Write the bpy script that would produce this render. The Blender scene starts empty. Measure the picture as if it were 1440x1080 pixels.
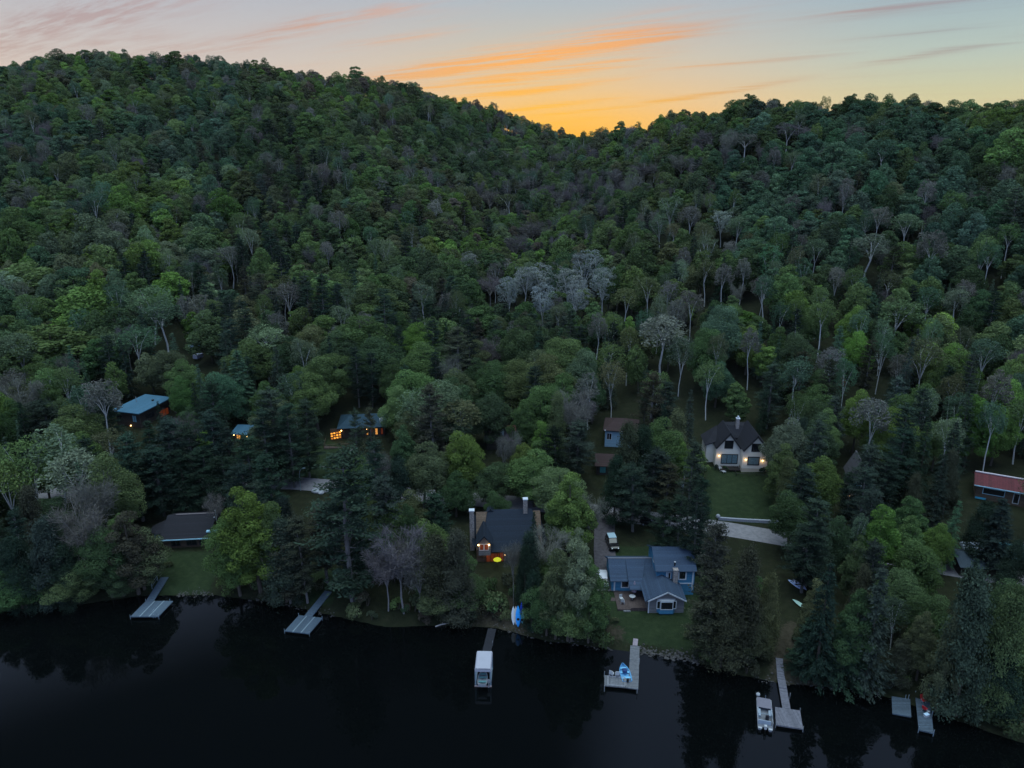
import bpy, math, random
import numpy as np
from mathutils import Vector, Matrix, Euler

R_ = random.Random(11)
NR = np.random.default_rng(7)
SC = bpy.context.scene
COL = SC.collection
RAD = math.radians

# ------------------------------------------------------------------ camera geometry
CAMZ, PITCH, F = 70.0, RAD(18.0), 1028.0
SP, CP = math.sin(PITCH), math.cos(PITCH)

def ray(px, py):
    cx, cy = (px - 720.0) / F, -(py - 540.0) / F
    return cx, CP + cy * SP, -SP + cy * CP

def proj(x, y, z):
    dz = z - CAMZ
    t = y * CP - dz * SP
    if t < 1: t = 1
    up = y * SP + dz * CP
    return 720 + F * x / t, 540 - F * up / t, t

def gp(px, py, z):
    dx, dy, dz = ray(px, py)
    t = (z - CAMZ) / dz
    return Vector((dx * t, dy * t, z))

# ------------------------------------------------------------------ terrain
_sh = [(-900, 905), (-400, 880), (0, 862), (100, 852), (200, 838), (300, 837), (400, 850), (450, 862), (540, 882), (640, 880), (700, 884),
       (770, 902), (850, 912), (960, 926), (1040, 950), (1100, 962), (1200, 968), (1260, 984), (1340, 1012), (1440, 1046)]
_sw = [gp(a, b, 0) for a, b in _sh]
SHX = np.array([-400.0] + [p.x for p in _sw] + [110.0, 300.0])
SHY = np.array([_sw[0].y + 6] + [p.y for p in _sw] + [58.0, 30.0])
def shore_y(x): return np.interp(x, SHX, SHY)
_xs = np.linspace(-400, 300, 701)
_k = np.hanning(61); _k /= _k.sum()
_ysm = np.convolve(np.pad(shore_y(_xs), 30, mode='edge'), _k, mode='valid')
def shore_smooth(x): return np.interp(x, _xs, _ysm)

_sky = [(-500, 150, 520), (-200, 118, 540), (0, 99, 560), (70, 82, 560), (130, 76, 560), (250, 82, 560), (340, 92, 560), (480, 108, 570), (590, 125, 580),
        (680, 150, 590), (740, 170, 590), (790, 192, 580), (840, 192, 520), (900, 178, 460), (960, 163, 420), (1050, 150, 385), (1150, 141, 360),
        (1250, 143, 345), (1350, 147, 335), (1440, 146, 325), (1700, 150, 300), (2200, 180, 280)]
_az, _rr, _zz = [], [], []
for a, b, r in _sky:
    dx, dy, dz = ray(a, b)
    _az.append(math.atan2(dx, dy)); _rr.append(r)
    _zz.append(CAMZ + r * dz / math.hypot(dx, dy) - 12.5)
_az, _rr, _zz = np.array(_az), np.array(_rr, float), np.array(_zz)

def sstep(a, b, x):
    t = np.clip((x - a) / (b - a), 0, 1)
    return t * t * (3 - 2 * t)

def H(x, y):
    x = np.asarray(x, float); y = np.asarray(y, float)
    s = (y - shore_y(x)) * 0.94
    ss = (y - shore_smooth(x)) * 0.94
    near = np.where(s < 0, np.maximum(-3.5, s * 0.35), 0.75 * sstep(0, 2.2, s) + 0.045 * s.clip(0, 38) + 0.13 * (ss - 40).clip(0, 26))
    r = np.hypot(x, y); az = np.arctan2(x, y)
    Rr = np.interp(az, _az, _rr); Zr = np.interp(az, _az, _zz)
    r0 = np.hypot(x, shore_smooth(x)) + 62
    r0 = np.clip(r0, 120, 200)
    t = (r - r0) / np.maximum(Rr - r0, 30)
    tc = t.clip(0, 1)
    dip = np.exp(-((az - 0.015 + .05 * tc) / 0.13) ** 2)
    p = 1.10 + 0.85 * dip
    prof = tc ** p
    back = 1 - 0.55 * sstep(1.04, 2.2, t)
    bump = (2.2 * np.sin(x / 23 + 1.3) * np.sin(y / 31) + 1.4 * np.sin(x / 11 - y / 17)) * sstep(0.03, 0.3, t) * (1 - 0.5 * sstep(.8, 1, t))
    gul = -5.0 * np.exp(-((az + 0.36 + 0.08 * tc) / 0.05) ** 2) * sstep(0.05, .3, t) * (1 - sstep(.55, .85, t))
    hill = (Zr - 6.0) * prof * back + bump + gul
    return near + np.where(y > 40, hill, 0)
def h1(x, y): return float(H(x, y))

def ground(px, py, lift=0.0):
    dx, dy, dz = ray(px, py)
    t = np.arange(60, 900, 0.5)
    z = CAMZ + dz * t
    g = H(dx * t, dy * t).clip(0, None) + lift
    i = np.argmax(z <= g)
    if z[i] > g[i]: i = len(t) - 1
    t0 = t[max(i - 1, 0)]; tt = np.linspace(t0, t[i], 12)
    z = CAMZ + dz * tt; g = H(dx * tt, dy * tt).clip(0, None) + lift
    j = int(np.argmax(z <= g)); tt = tt[j]
    return Vector((dx * tt, dy * tt, h1(dx * tt, dy * tt)))

# ------------------------------------------------------------------ materials
def srgb(r, g, b):
    f = lambda c: (c / 255 / 12.92) if c / 255 <= 0.04045 else ((c / 255 + 0.055) / 1.055) ** 2.4
    return (f(r), f(g), f(b), 1.0)

def nn(nt, typ, **kw):
    n = nt.nodes.new(typ)
    for k, v in kw.items():
        if k.startswith('i_'):
            n.inputs[k[2:].replace('_', ' ')].default_value = v
        else: setattr(n, k, v)
    return n

_mats = {}
def mat(name, col=(.5, .5, .5), rough=0.7, var=0.25, scale=3.0, metal=0.0, emit=None, es=1.0, bump=0.0, stretch=None, stripe=None, spec=0.18):
    """procedural material: base colour broken up by noise; stripe = (axis, per metre, darkening) draws boards, shingles or planks"""
    if name in _mats: return _mats[name]
    m = bpy.data.materials.new(name); m.use_nodes = True; nt = m.node_tree
    b = nt.nodes['Principled BSDF']
    b.inputs['Roughness'].default_value = rough; b.inputs['Metallic'].default_value = metal
    b.inputs['Specular IOR Level'].default_value = spec
    tc = nn(nt, 'ShaderNodeTexCoord'); mp = nn(nt, 'ShaderNodeMapping')
    nt.links.new(tc.outputs['Object'], mp.inputs[0])
    if stretch: mp.inputs['Scale'].default_value = stretch
    no = nn(nt, 'ShaderNodeTexNoise'); no.inputs['Scale'].default_value = scale; no.inputs['Detail'].default_value = 5; no.inputs['Roughness'].default_value = .65
    nt.links.new(mp.outputs[0], no.inputs['Vector'])
    rp = nn(nt, 'ShaderNodeMapRange'); rp.inputs['From Min'].default_value = .3; rp.inputs['From Max'].default_value = .7
    rp.inputs['To Min'].default_value = 1 - var; rp.inputs['To Max'].default_value = 1 + var
    nt.links.new(no.outputs['Fac'], rp.inputs['Value'])
    mul = nn(nt, 'ShaderNodeMix', data_type='RGBA', blend_type='MULTIPLY'); mul.inputs[0].default_value = 1
    mul.inputs[6].default_value = (*col[:3], 1)
    fac = rp.outputs['Result']
    if stripe:
        ax, fr, dk = stripe
        sx = nn(nt, 'ShaderNodeSeparateXYZ'); nt.links.new(tc.outputs['Object'], sx.inputs[0])
        m1 = nn(nt, 'ShaderNodeMath', operation='MULTIPLY'); m1.inputs[1].default_value = fr; nt.links.new(sx.outputs['xyz'.index(ax)], m1.inputs[0])
        fl = nn(nt, 'ShaderNodeMath', operation='FLOOR'); nt.links.new(m1.outputs[0], fl.inputs[0])
        wn = nn(nt, 'ShaderNodeTexWhiteNoise', noise_dimensions='1D'); nt.links.new(fl.outputs[0], wn.inputs['W'])
        fr_ = nn(nt, 'ShaderNodeMath', operation='FRACT'); nt.links.new(m1.outputs[0], fr_.inputs[0])
        gt = nn(nt, 'ShaderNodeMath', operation='GREATER_THAN'); gt.inputs[1].default_value = .12; nt.links.new(fr_.outputs[0], gt.inputs[0])
        a = nn(nt, 'ShaderNodeMapRange'); a.inputs['To Min'].default_value = 1 - dk; a.inputs['To Max'].default_value = 1; nt.links.new(gt.outputs[0], a.inputs['Value'])
        c = nn(nt, 'ShaderNodeMapRange'); c.inputs['To Min'].default_value = 1 - dk * .6; c.inputs['To Max'].default_value = 1 + dk * .5; nt.links.new(wn.outputs['Value'], c.inputs['Value'])
        mm = nn(nt, 'ShaderNodeMath', operation='MULTIPLY'); nt.links.new(a.outputs[0], mm.inputs[0]); nt.links.new(c.outputs[0], mm.inputs[1])
        m2 = nn(nt, 'ShaderNodeMath', operation='MULTIPLY'); nt.links.new(mm.outputs[0], m2.inputs[0]); nt.links.new(fac, m2.inputs[1])
        fac = m2.outputs[0]
    nt.links.new(fac, mul.inputs[7]); nt.links.new(mul.outputs[2], b.inputs['Base Color'])
    if emit:
        b.inputs['Emission Color'].default_value = (*emit[:3], 1); b.inputs['Emission Strength'].default_value = es
    if bump:
        bp = nn(nt, 'ShaderNodeBump'); bp.inputs['Strength'].default_value = bump; nt.links.new(no.outputs['Fac'], bp.inputs['Height']); nt.links.new(bp.outputs[0], b.inputs['Normal'])
    _mats[name] = m
    return m

def foliage_mat():
    m = bpy.data.materials.new('foliage'); m.use_nodes = True; nt = m.node_tree; nt.nodes.clear()
    out = nn(nt, 'ShaderNodeOutputMaterial')
    at = nn(nt, 'ShaderNodeAttribute', attribute_type='INSTANCER', attribute_name='tint')
    lv = nn(nt, 'ShaderNodeAttribute', attribute_type='GEOMETRY', attribute_name='leafv')
    mul = nn(nt, 'ShaderNodeMix', data_type='RGBA', blend_type='MULTIPLY'); mul.inputs[0].default_value = 1
    nt.links.new(at.outputs['Color'], mul.inputs[6]); nt.links.new(lv.outputs['Fac'], mul.inputs[7])
    d = nn(nt, 'ShaderNodeBsdfDiffuse'); t = nn(nt, 'ShaderNodeBsdfTranslucent')
    nt.links.new(mul.outputs[2], d.inputs[0]); nt.links.new(mul.outputs[2], t.inputs[0])
    mx = nn(nt, 'ShaderNodeMixShader'); mx.inputs[0].default_value = .28
    nt.links.new(d.outputs[0], mx.inputs[1]); nt.links.new(t.outputs[0], mx.inputs[2]); nt.links.new(mx.outputs[0], out.inputs['Surface'])
    return m
LEAF = foliage_mat()
BARK_DARK = mat('bark dark', (.07, .06, .05), .9, .4, 2, stretch=(6, 6, .8))
BARK_PINE = mat('bark pine', (.12, .115, .11), .9, .35, 2, stretch=(6, 6, .8))
BARK_PALE = mat('bark pale', (.40, .41, .40), .8, .35, 2.5, stretch=(1, 1, 5))
BARK_GREY = mat('bark grey', (.17, .165, .16), .9, .3, 2)

# ------------------------------------------------------------------ mesh helpers
class MB:
    def __init__(s): s.v = []; s.f = []; s.m = []; s.mats = []
    def mi(s, m):
        if m not in s.mats: s.mats.append(m)
        return s.mats.index(m)
    def add(s, vs, fs, m):
        k = len(s.v); i = s.mi(m)
        s.v += [tuple(v) for v in vs]; s.f += [tuple(a + k for a in f) for f in fs]; s.m += [i] * len(fs)
    def hexa(s, p, m):
        s.add(p, [(0, 3, 2, 1), (4, 5, 6, 7), (0, 1, 5, 4), (1, 2, 6, 5), (2, 3, 7, 6), (3, 0, 4, 7)], m)
    def box(s, x0, x1, y0, y1, z0, z1, m):
        s.hexa([(x0, y0, z0), (x1, y0, z0), (x1, y1, z0), (x0, y1, z0), (x0, y0, z1), (x1, y0, z1), (x1, y1, z1), (x0, y1, z1)], m)
    def prism(s, poly, ax, a0, a1, m):
        """poly: 2-D outline in the plane across axis ax, swept from a0 to a1"""
        def P(q, a): return {'x': (a, q[0], q[1]), 'y': (q[0], a, q[1]), 'z': (q[0], q[1], a)}[ax]
        n = len(poly)
        vs = [P(q, a0) for q in poly] + [P(q, a1) for q in poly]
        fs = [tuple(range(n)), tuple(range(2 * n - 1, n - 1, -1))] + [(i, i + n, (i + 1) % n + n, (i + 1) % n) for i in range(n)]
        s.add(vs, fs, m)
    def slab(s, a, b, c, d, th, m):
        """quad a b c d (counter-clockwise from above) given thickness downward"""
        a, b, c, d = map(Vector, (a, b, c, d)); n = (b - a).cross(d - a).normalized() * th
        s.hexa([a - n, b - n, c - n, d - n, a, b, c, d], m)
    def tube(s, pts, rad, m, n=6, cap=True):
        pts = [Vector(p) for p in pts]
        if not hasattr(rad, '__len__'): rad = [rad] * len(pts)
        vs, fs = [], []
        for i, p in enumerate(pts):
            d = (pts[min(i + 1, len(pts) - 1)] - pts[max(i - 1, 0)]).normalized()
            u = d.cross(Vector((0, 1, 0)) if abs(d.y) < .9 else Vector((1, 0, 0))).normalized(); w = d.cross(u)
            for k in range(n):
                a = 2 * math.pi * k / n
                vs.append(p + (u * math.cos(a) + w * math.sin(a)) * rad[i])
        for i in range(len(pts) - 1):
            for k in range(n):
                k2 = (k + 1) % n
                fs.append((i * n + k, i * n + k2, (i + 1) * n + k2, (i + 1) * n + k))
        if cap: fs += [tuple(range(n - 1, -1, -1)), tuple(range((len(pts) - 1) * n, len(pts) * n))]
        s.add(vs, fs, m)
    def ball(s, c, r, m, nu=8, nv=6, sq=(1, 1, 1)):
        vs = [(c[0], c[1], c[2] - r * sq[2])]; fs = []
        for j in range(1, nv):
            ph = -math.pi / 2 + math.pi * j / nv
            for i in range(nu):
                a = 2 * math.pi * i / nu
                vs.append((c[0] + r * sq[0] * math.cos(ph) * math.cos(a), c[1] + r * sq[1] * math.cos(ph) * math.sin(a), c[2] + r * sq[2] * math.sin(ph)))
        vs.append((c[0], c[1], c[2] + r * sq[2])); L = len(vs) - 1
        for i in range(nu):
            fs.append((0, 1 + (i + 1) % nu, 1 + i)); b = 1 + (nv - 2) * nu; fs.append((L, b + i, b + (i + 1) % nu))
            for j in range(nv - 2):
                q = 1 + j * nu; fs.append((q + i, q + (i + 1) % nu, q + nu + (i + 1) % nu, q + nu + i))
        s.add(vs, fs, m)
    def mesh(s, name):
        me = bpy.data.meshes.new(name); me.from_pydata(s.v, [], s.f)
        for m in s.mats: me.materials.append(m)
        me.polygons.foreach_set('material_index', s.m); me.update()
        return me
    def build(s, name, parent=None, loc=None, bevel=0, smooth=False):
        me = s.mesh(name); o = bpy.data.objects.new(name, me); COL.objects.link(o)
        if parent is not None: o.parent = parent
        if loc is not None: o.location = loc
        if bevel:
            b = o.modifiers.new('edge', 'BEVEL'); b.width = bevel; b.segments = 2; b.limit_method = 'ANGLE'
        if smooth: me.shade_smooth()
        return o

def one(mfun, name, parent=None, **k):
    b = MB(); mfun(b); return b.build(name, parent, **k)
def pbox(name, parent, x0, x1, y0, y1, z0, z1, m, bevel=0):
    b = MB(); b.box(x0, x1, y0, y1, z0, z1, m); return b.build(name, parent, bevel=bevel)
def tag(o, label=None, cat=None, group=None, kind=None):
    if label: o['label'] = label
    if cat: o['category'] = cat
    if group: o['group'] = group
    if kind: o['kind'] = kind
    return o
def thing(name, loc, rz, label, cat, group=None):
    o = bpy.data.objects.new(name, None); COL.objects.link(o); o.empty_display_size = .5
    o.location = loc; o.rotation_euler = (0, 0, rz)
    return tag(o, label, cat, group)
# ------------------------------------------------------------------ tree forms
class Leaves:
    def __init__(s, seed): s.g = np.random.default_rng(seed); s.V = []; s.val = []
    def put(s, c, n, size, aspect=1.0, jit=.6, tdir=None, val=None):
        """leaf-sized quads at c facing n; tdir = long axis of each"""
        g = s.g; k = len(c)
        if k == 0: return
        n = n + g.normal(0, jit, (k, 3)); n /= np.linalg.norm(n, axis=1, keepdims=True) + 1e-9
        t = g.normal(0, 1, (k, 3)) if tdir is None else tdir + g.normal(0, .25, (k, 3))
        t -= n * (t * n).sum(1, keepdims=True); t /= np.linalg.norm(t, axis=1, keepdims=True) + 1e-9
        b = np.cross(n, t)
        size = np.broadcast_to(size, (k,))[:, None]; a = t * size; b = b * size * aspect
        q = np.stack([c - a, c - b * g.uniform(.6, 1, (k, 1)), c + a, c + b * g.uniform(.6, 1, (k, 1))], 1)
        s.V.append(q.reshape(-1, 3))
        v = g.uniform(.84, 1.16, k) * (1 if val is None else val)
        s.val.append(np.repeat(v, 4))
    def mesh(s, name):
        V = np.concatenate(s.V).astype(np.float32); val = np.concatenate(s.val).astype(np.float32)
        n = len(V); me = bpy.data.meshes.new(name)
        me.vertices.add(n); me.vertices.foreach_set('co', V.ravel())
        me.loops.add(n); me.loops.foreach_set('vertex_index', np.arange(n, dtype=np.int32))
        me.polygons.add(n // 4); me.polygons.foreach_set('loop_start', np.arange(0, n, 4, dtype=np.int32))
        at = me.attributes.new('leafv', 'FLOAT', 'POINT'); at.data.foreach_set('value', val)
        me.materials.append(LEAF); me.update(); me.validate()
        return me

def sph(g, k):
    u = g.normal(0, 1, (k, 3)); return u / np.linalg.norm(u, axis=1, keepdims=True)

def clump(L, c, rc, k, out, size, sq=.95, jit=.7, lo=.35):
    g = L.g; u = sph(g, k * 2); u = u[(u @ out + .5 * u[:, 2] > -lo)][:k]
    p = c + u * rc * g.uniform(.7, 1.08, (len(u), 1)) * np.array([1, 1, sq])
    L.put(p, u, g.uniform(size * .7, size * 1.3, len(u)), .75, jit, val=g.uniform(.82, 1.2))

def joined(name, tr, cr):
    """trunk and crown as one mesh, for trees too far off to show their parts"""
    a = bpy.data.objects.new('t', tr); b = bpy.data.objects.new('c', cr)
    nv = len(tr.vertices); V = np.zeros((nv + len(cr.vertices), 3), np.float32)
    q = np.zeros(nv * 3, np.float32); tr.vertices.foreach_get('co', q); V[:nv] = q.reshape(-1, 3)
    q = np.zeros(len(cr.vertices) * 3, np.float32); cr.vertices.foreach_get('co', q); V[nv:] = q.reshape(-1, 3)
    fs = [tuple(p.vertices) for p in tr.polygons]
    nt_ = len(fs); nl = sum(len(f) for f in fs)
    me = bpy.data.meshes.new(name)
    me.vertices.add(len(V)); me.vertices.foreach_set('co', V.ravel())
    nc = len(cr.vertices)
    li = np.concatenate([np.array([i for f in fs for i in f], np.int32), np.arange(nv, nv + nc, dtype=np.int32)])
    ls = np.concatenate([np.cumsum([0] + [len(f) for f in fs[:-1]]).astype(np.int32), nl + np.arange(0, nc, 4, dtype=np.int32)])
    me.loops.add(len(li)); me.loops.foreach_set('vertex_index', li)
    me.polygons.add(len(ls)); me.polygons.foreach_set('loop_start', ls)
    me.materials.append(tr.materials[0]); me.materials.append(cr.materials[0])
    me.polygons.foreach_set('material_index', np.concatenate([np.zeros(nt_, np.int32), np.ones(nc // 4, np.int32)]))
    at = me.attributes.new('leafv', 'FLOAT', 'POINT')
    q = np.zeros(nc, np.float32); cr.attributes['leafv'].data.foreach_get('value', q)
    at.data.foreach_set('value', np.concatenate([np.ones(nv, np.float32), q]))
    me.update(); me.validate()
    bpy.data.objects.remove(a); bpy.data.objects.remove(b)
    return me

FORMS = {}; FKEY = None
def form(kind, tr, cr, h, w):
    FORMS.setdefault(FKEY or kind, []).append(dict(trunk=tr, crown=cr, whole=joined(kind + '_whole', tr, cr), h=h, w=w))

def broadleaf(seed, h=15.0, rx=4.0, cz=.56, rz=.46, n=34, k=150, size=.23, lead=3, point=.35):
    """leafy crown built of several unequal leaders, each a cluster of leaf clumps round its own limb"""
    L = Leaves(seed); g = L.g
    T = MB(); bend = Vector((g.normal(0, .3), g.normal(0, .3), 0))
    T.tube([(0, 0, -.8), bend * .3 + Vector((0, 0, h * .2)), bend + Vector((0, 0, h * .5)), bend * 1.4 + Vector((0, 0, h * .82))], [.27, .2, .14, .05], BARK_DARK, 6)
    a0 = g.uniform(0, 6.28); subs = [(np.array([bend.x, bend.y, h * cz]), rx * .74, h * rz)]
    for q in range(lead):
        a = a0 + 6.28 * q / max(lead, 1) + g.uniform(-.5, .5); d = rx * g.uniform(.36, .58); rr = rx * g.uniform(.46, .66)
        subs.append((np.array([math.cos(a) * d, math.sin(a) * d, h * (cz - g.uniform(-.03, .15))]), rr, h * rz * g.uniform(.55, .85)))
    tot = sum(s_[1] ** 2 for s_ in subs); idx = 0
    for c0, r0, rzz in subs:
        m = max(6, int(n * 1.25 * r0 ** 2 / tot))
        for i in range(m):
            z = 1 - (i + .5) / m * 1.66; a = i * 2.39996 + g.uniform(-.6, .6); r = math.sqrt(max(0, 1 - z * z))
            u = np.array([r * math.cos(a), r * math.sin(a), z]); sc = g.uniform(.62, 1.02) if z < .6 else g.uniform(.62, .86)
            wide = (1 - point * max(0, z) ** 1.3) * (1.0 if z > -.2 else .82)
            c = c0 + u * np.array([r0 * wide, r0 * wide, rzz]) * sc
            rc = g.uniform(.22, .40) * rx
            clump(L, c, rc, int(k * (rc / rx / .32) ** 1.5), u, size)
            idx += 1
            if idx % 5 == 0: T.tube([bend * .8 + Vector((0, 0, h * (.28 + .1 * g.uniform()))), Vector(c) * .55 + Vector((0, 0, h * .24)), Vector(c)], [.12, .08, .03], BARK_DARK, 4, False)
        u = sph(g, 130); L.put(c0 + u * np.array([r0, r0, rzz]) * g.uniform(.15, .6, (130, 1)), u, .42, .8, .8)
    form('broadleaf', T.mesh('broadleaf trunk'), L.mesh('broadleaf crown'), h, rx * 2.0)

def skeleton(T, g, bark, h, fork, nl, spread, top=.93, r0=.12, sub=3):
    """trunk that forks into rising limbs; returns limb and branch ends"""
    ends = []
    f = Vector((g.normal(0, .3), g.normal(0, .3), h * fork))
    T.tube([(0, 0, -.8), f * .5 + Vector((g.normal(0, .12), g.normal(0, .12), 0)), f], [r0 * 1.25, r0, r0 * .8], bark, 5, False)
    for i in range(nl):
        a = 2 * math.pi * (i + g.uniform(-.25, .25)) / nl
        sp = spread * g.uniform(.55, 1.1); zt = h * (top - .30 * g.uniform() ** 1.5)
        e = Vector((math.cos(a) * sp, math.sin(a) * sp, zt))
        mid = f.lerp(e, .5) + Vector((-math.cos(a) * sp * .1, -math.sin(a) * sp * .1, h * .015))
        st = f - Vector((0, 0, h * .03 * i / nl))
        T.tube([st, mid, e], [r0 * .62, r0 * .42, r0 * .12], bark, 4, False)
        ends.append((np.array(e), np.array([math.cos(a) * .5, math.sin(a) * .5, .8])))
        ends.append((np.array(mid.lerp(e, .35)) + np.array([math.cos(a) * .5, math.sin(a) * .5, 0]), np.array([math.cos(a) * .8, math.sin(a) * .8, .4])))
        for j in range(sub):
            q = st.lerp(mid, g.uniform(.5, 1)) if j % 2 else mid.lerp(e, g.uniform(.1, .6))
            a2 = a + g.uniform(-1.4, 1.4)
            e2 = q + Vector((math.cos(a2) * spread * .5, math.sin(a2) * spread * .5, h * g.uniform(.06, .17)))
            T.tube([q, q.lerp(e2, .5) + Vector((0, 0, .12)), e2], [r0 * .32, r0 * .2, r0 * .07], bark, 3, False)
            ends.append((np.array(e2), np.array([math.cos(a2) * .5, math.sin(a2) * .5, .8])))
    return ends

def birch(seed, h=17.0, fork=.45, nl=4, spread=2.7, k=80, size=.16, kind='birch', bark=None, sub=3, n=24, cz=.70, rz=.27, rc=(.30, .5), low=-.35, core=0):
    """pale trunk forking into a fan of limbs that show below and through a domed, see-through crown"""
    L = Leaves(seed); g = L.g; T = MB()
    for c, u in skeleton(T, g, bark or BARK_PALE, h, fork, nl, spread * .8, sub=sub): clump(L, c, .55 * spread / 2.7, int(k * .35), u, size, 1.1, 1.0, .9)
    for i in range(n):
        z = 1 - (i + .5) / n * (1 - low); a = i * 2.39996 + g.uniform(-.5, .5); r = math.sqrt(max(0, 1 - z * z))
        u = np.array([r * math.cos(a), r * math.sin(a), z]); c = np.array([0, 0, h * cz]) + u * np.array([spread, spread, h * rz]) * g.uniform(.6, 1.0)
        clump(L, c, g.uniform(*rc) * spread, k, u, size, 1.0, 1.0, .5)
    if core: u = sph(g, core); L.put(np.array([0, 0, h * cz]) + u * np.array([spread, spread, h * rz]) * g.uniform(.1, .8, (core, 1)), u, size * 1.5, .8, .8)
    form(kind, T.mesh(kind + ' trunk'), L.mesh(kind + ' crown'), h * 1.0, (spread + .6) * 2)

def bare(seed, h=15.0, fork=.3, nl=6, spread=3.0, k=70):
    L = Leaves(seed); g = L.g; T = MB()
    for c, u in skeleton(T, g, BARK_GREY, h, fork, nl, spread, sub=6, r0=.14):
        p = c + g.normal(0, .55, (k, 3)) - u * .35
        d = (p - c) * .5 + u * .8; d /= np.linalg.norm(d, axis=1, keepdims=True)
        L.put(p, sph(g, k), g.uniform(.3, .6, k), .09, .3, d)
    form('bare', T.mesh('bare trunk'), L.mesh('bare crown'), h, (spread + .7) * 2)

def pine(seed, h=20.0, rmax=3.3, pw=.5, start=.28, step=.8, nb=6, k=52, bark=None):
    L = Leaves(seed); g = L.g; T = MB()
    T.tube([(0, 0, -.8), (g.normal(0, .1), g.normal(0, .1), h * .5), (0, 0, h)], [.26, .17, .03], bark or BARK_PINE, 6)
    z = h * start
    while z < h - .4:
        t = (z - h * start) / (h * (1 - start))
        prof = min(1, .5 + 1.6 * t) * (1 - t) ** pw + .1
        for b in range(nb):
            a = g.uniform(0, 6.28); ln = rmax * prof * g.uniform(.45, 1.2)
            dr = np.array([math.cos(a), math.sin(a), g.uniform(.02, .28) + .25 * t])
            e = np.array([0, 0, z]) + dr * ln
            T.tube([(0, 0, z), tuple(e)], [.05, .015], bark or BARK_PINE, 3, False)
            kk = int(1.7 * k * (.4 + ln / rmax)); f = g.uniform(.35, 1.08, kk)
            p = np.array([0, 0, z]) + dr * ln * f[:, None] + g.normal(0, 1, (kk, 3)) * np.array([.3, .3, .12]) * (.5 + .6 * f[:, None])
            L.put(p, np.array([dr[0] * .25, dr[1] * .25, 1.0]), g.uniform(.12, .25, kk), .5, .55, val=g.uniform(.8, 1.25))
        z += step * g.uniform(.75, 1.25)
    p = np.array([0, 0, h]) + g.normal(0, 1, (40, 3)) * np.array([.2, .2, .5]); L.put(p, sph(g, 40), .2, .5)
    form('pine', T.mesh('pine trunk'), L.mesh('pine crown'), h + .3, rmax * 1.9)

def spruce(seed, h=18.0, rb=2.7, k=17, gap=.1, droop=.28):
    L = Leaves(seed); g = L.g; T = MB()
    T.tube([(0, 0, -.8), (0, 0, h)], [.22, .02], BARK_DARK, 6)
    z = h * gap
    while z < h - .2:
        t = (z / h - gap) / (1 - gap); ln0 = rb * (1 - t) ** .85 + .08
        nb = int(5 + 5 * (1 - t))
        for b in range(nb):
            a = g.uniform(0, 6.28); ln = ln0 * g.uniform(.65, 1.18)
            kk = int(1.7 * k * (.35 + ln / rb)); f = np.sqrt(g.uniform(.06, 1.0, kk))
            d = np.array([math.cos(a), math.sin(a), 0])
            p = np.array([0, 0, z]) + d * ln * f[:, None] + np.stack([g.normal(0, .16, kk), g.normal(0, .16, kk), -droop * ln * f ** 1.6 + g.normal(0, .08, kk)], 1)
            L.put(p, d * .45 + np.array([0, 0, .9]), g.uniform(.12, .23, kk), .5, .45, np.tile(d + np.array([0, 0, -.3]), (kk, 1)), val=g.uniform(.8, 1.25))
        z += g.uniform(.38, .62)
    form('spruce', T.mesh('spruce trunk'), L.mesh('spruce crown'), h, rb * 2.1)

def cedar(seed, h=13.0, rb=2.3, n=80, k=130):
    L = Leaves(seed); g = L.g; T = MB()
    T.tube([(0, 0, -.8), (0, 0, h * .9)], [.22, .03], BARK_DARK, 6)
    for i in range(n):
        t = g.uniform(.04, .99) ** .9; a = g.uniform(0, 6.28); r = rb * (1 - t) ** .62 * (.55 + .45 * min(1, t * 6))
        d = np.array([math.cos(a), math.sin(a), 0]); c = d * r * g.uniform(.6, 1) + np.array([0, 0, h * t * .97])
        p = c + g.normal(0, 1, (k, 3)) * np.array([.36, .36, .55]) + d * .1
        L.put(p, d + np.array([0, 0, .55]), g.uniform(.09, .19, k), .55, .5, np.tile(np.array([d[0] * .4, d[1] * .4, 1.]), (k, 1)), val=g.uniform(.75, 1.25))
    form('cedar', T.mesh('cedar trunk'), L.mesh('cedar crown'), h, rb * 2.1)

def bush(seed, h=2.2, r=1.5):
    L = Leaves(seed); g = L.g; T = MB()
    for i in range(4): T.tube([(0, 0, -.3), (g.normal(0, .5), g.normal(0, .5), h * .6)], [.05, .02], BARK_DARK, 4, False)
    for i in range(9):
        u = sph(g, 1)[0]; u[2] = abs(u[2]); clump(L, np.array([0, 0, h * .35]) + u * np.array([r * .7, r * .7, h * .4]), r * .42, 60, u, .15)
    form('shrub', T.mesh('shrub stem'), L.mesh('shrub foliage'), h, r * 2)

FKEY = 'near_broad'
for i in range(5): broadleaf(150 + i, h=15.5, rx=3.7 + .2 * (i % 3), cz=.53 + .02 * (i % 3), rz=.45, n=48, k=420, size=.12, lead=3 + i % 3, point=.3)
FKEY = 'near_narrow'
for i in range(4): broadleaf(170 + i, h=17, rx=2.9, cz=.50, rz=.50, n=50, k=400, size=.118, lead=3 + i % 2, point=.42)
FKEY = None
for i in range(8): broadleaf(100 + i, h=14 + i % 4, rx=3.5 + .25 * (i % 3), cz=.55 + .02 * (i % 3), rz=.45, n=36 + 3 * (i % 3), lead=1 + i % 4, point=.06 + .08 * (i % 3), k=140)
for i in range(4): broadleaf(130 + i, h=16.5, rx=2.8, cz=.52, rz=.48, n=38, size=.22, lead=1 + i % 3, point=.25)     # taller, narrower
for i in range(5): birch(200 + i, fork=(.42, .5, .36, .55, .46)[i], nl=(4, 3, 5, 4, 3)[i], spread=(2.7, 2.2, 3.2, 2.4, 2.9)[i])
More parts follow.
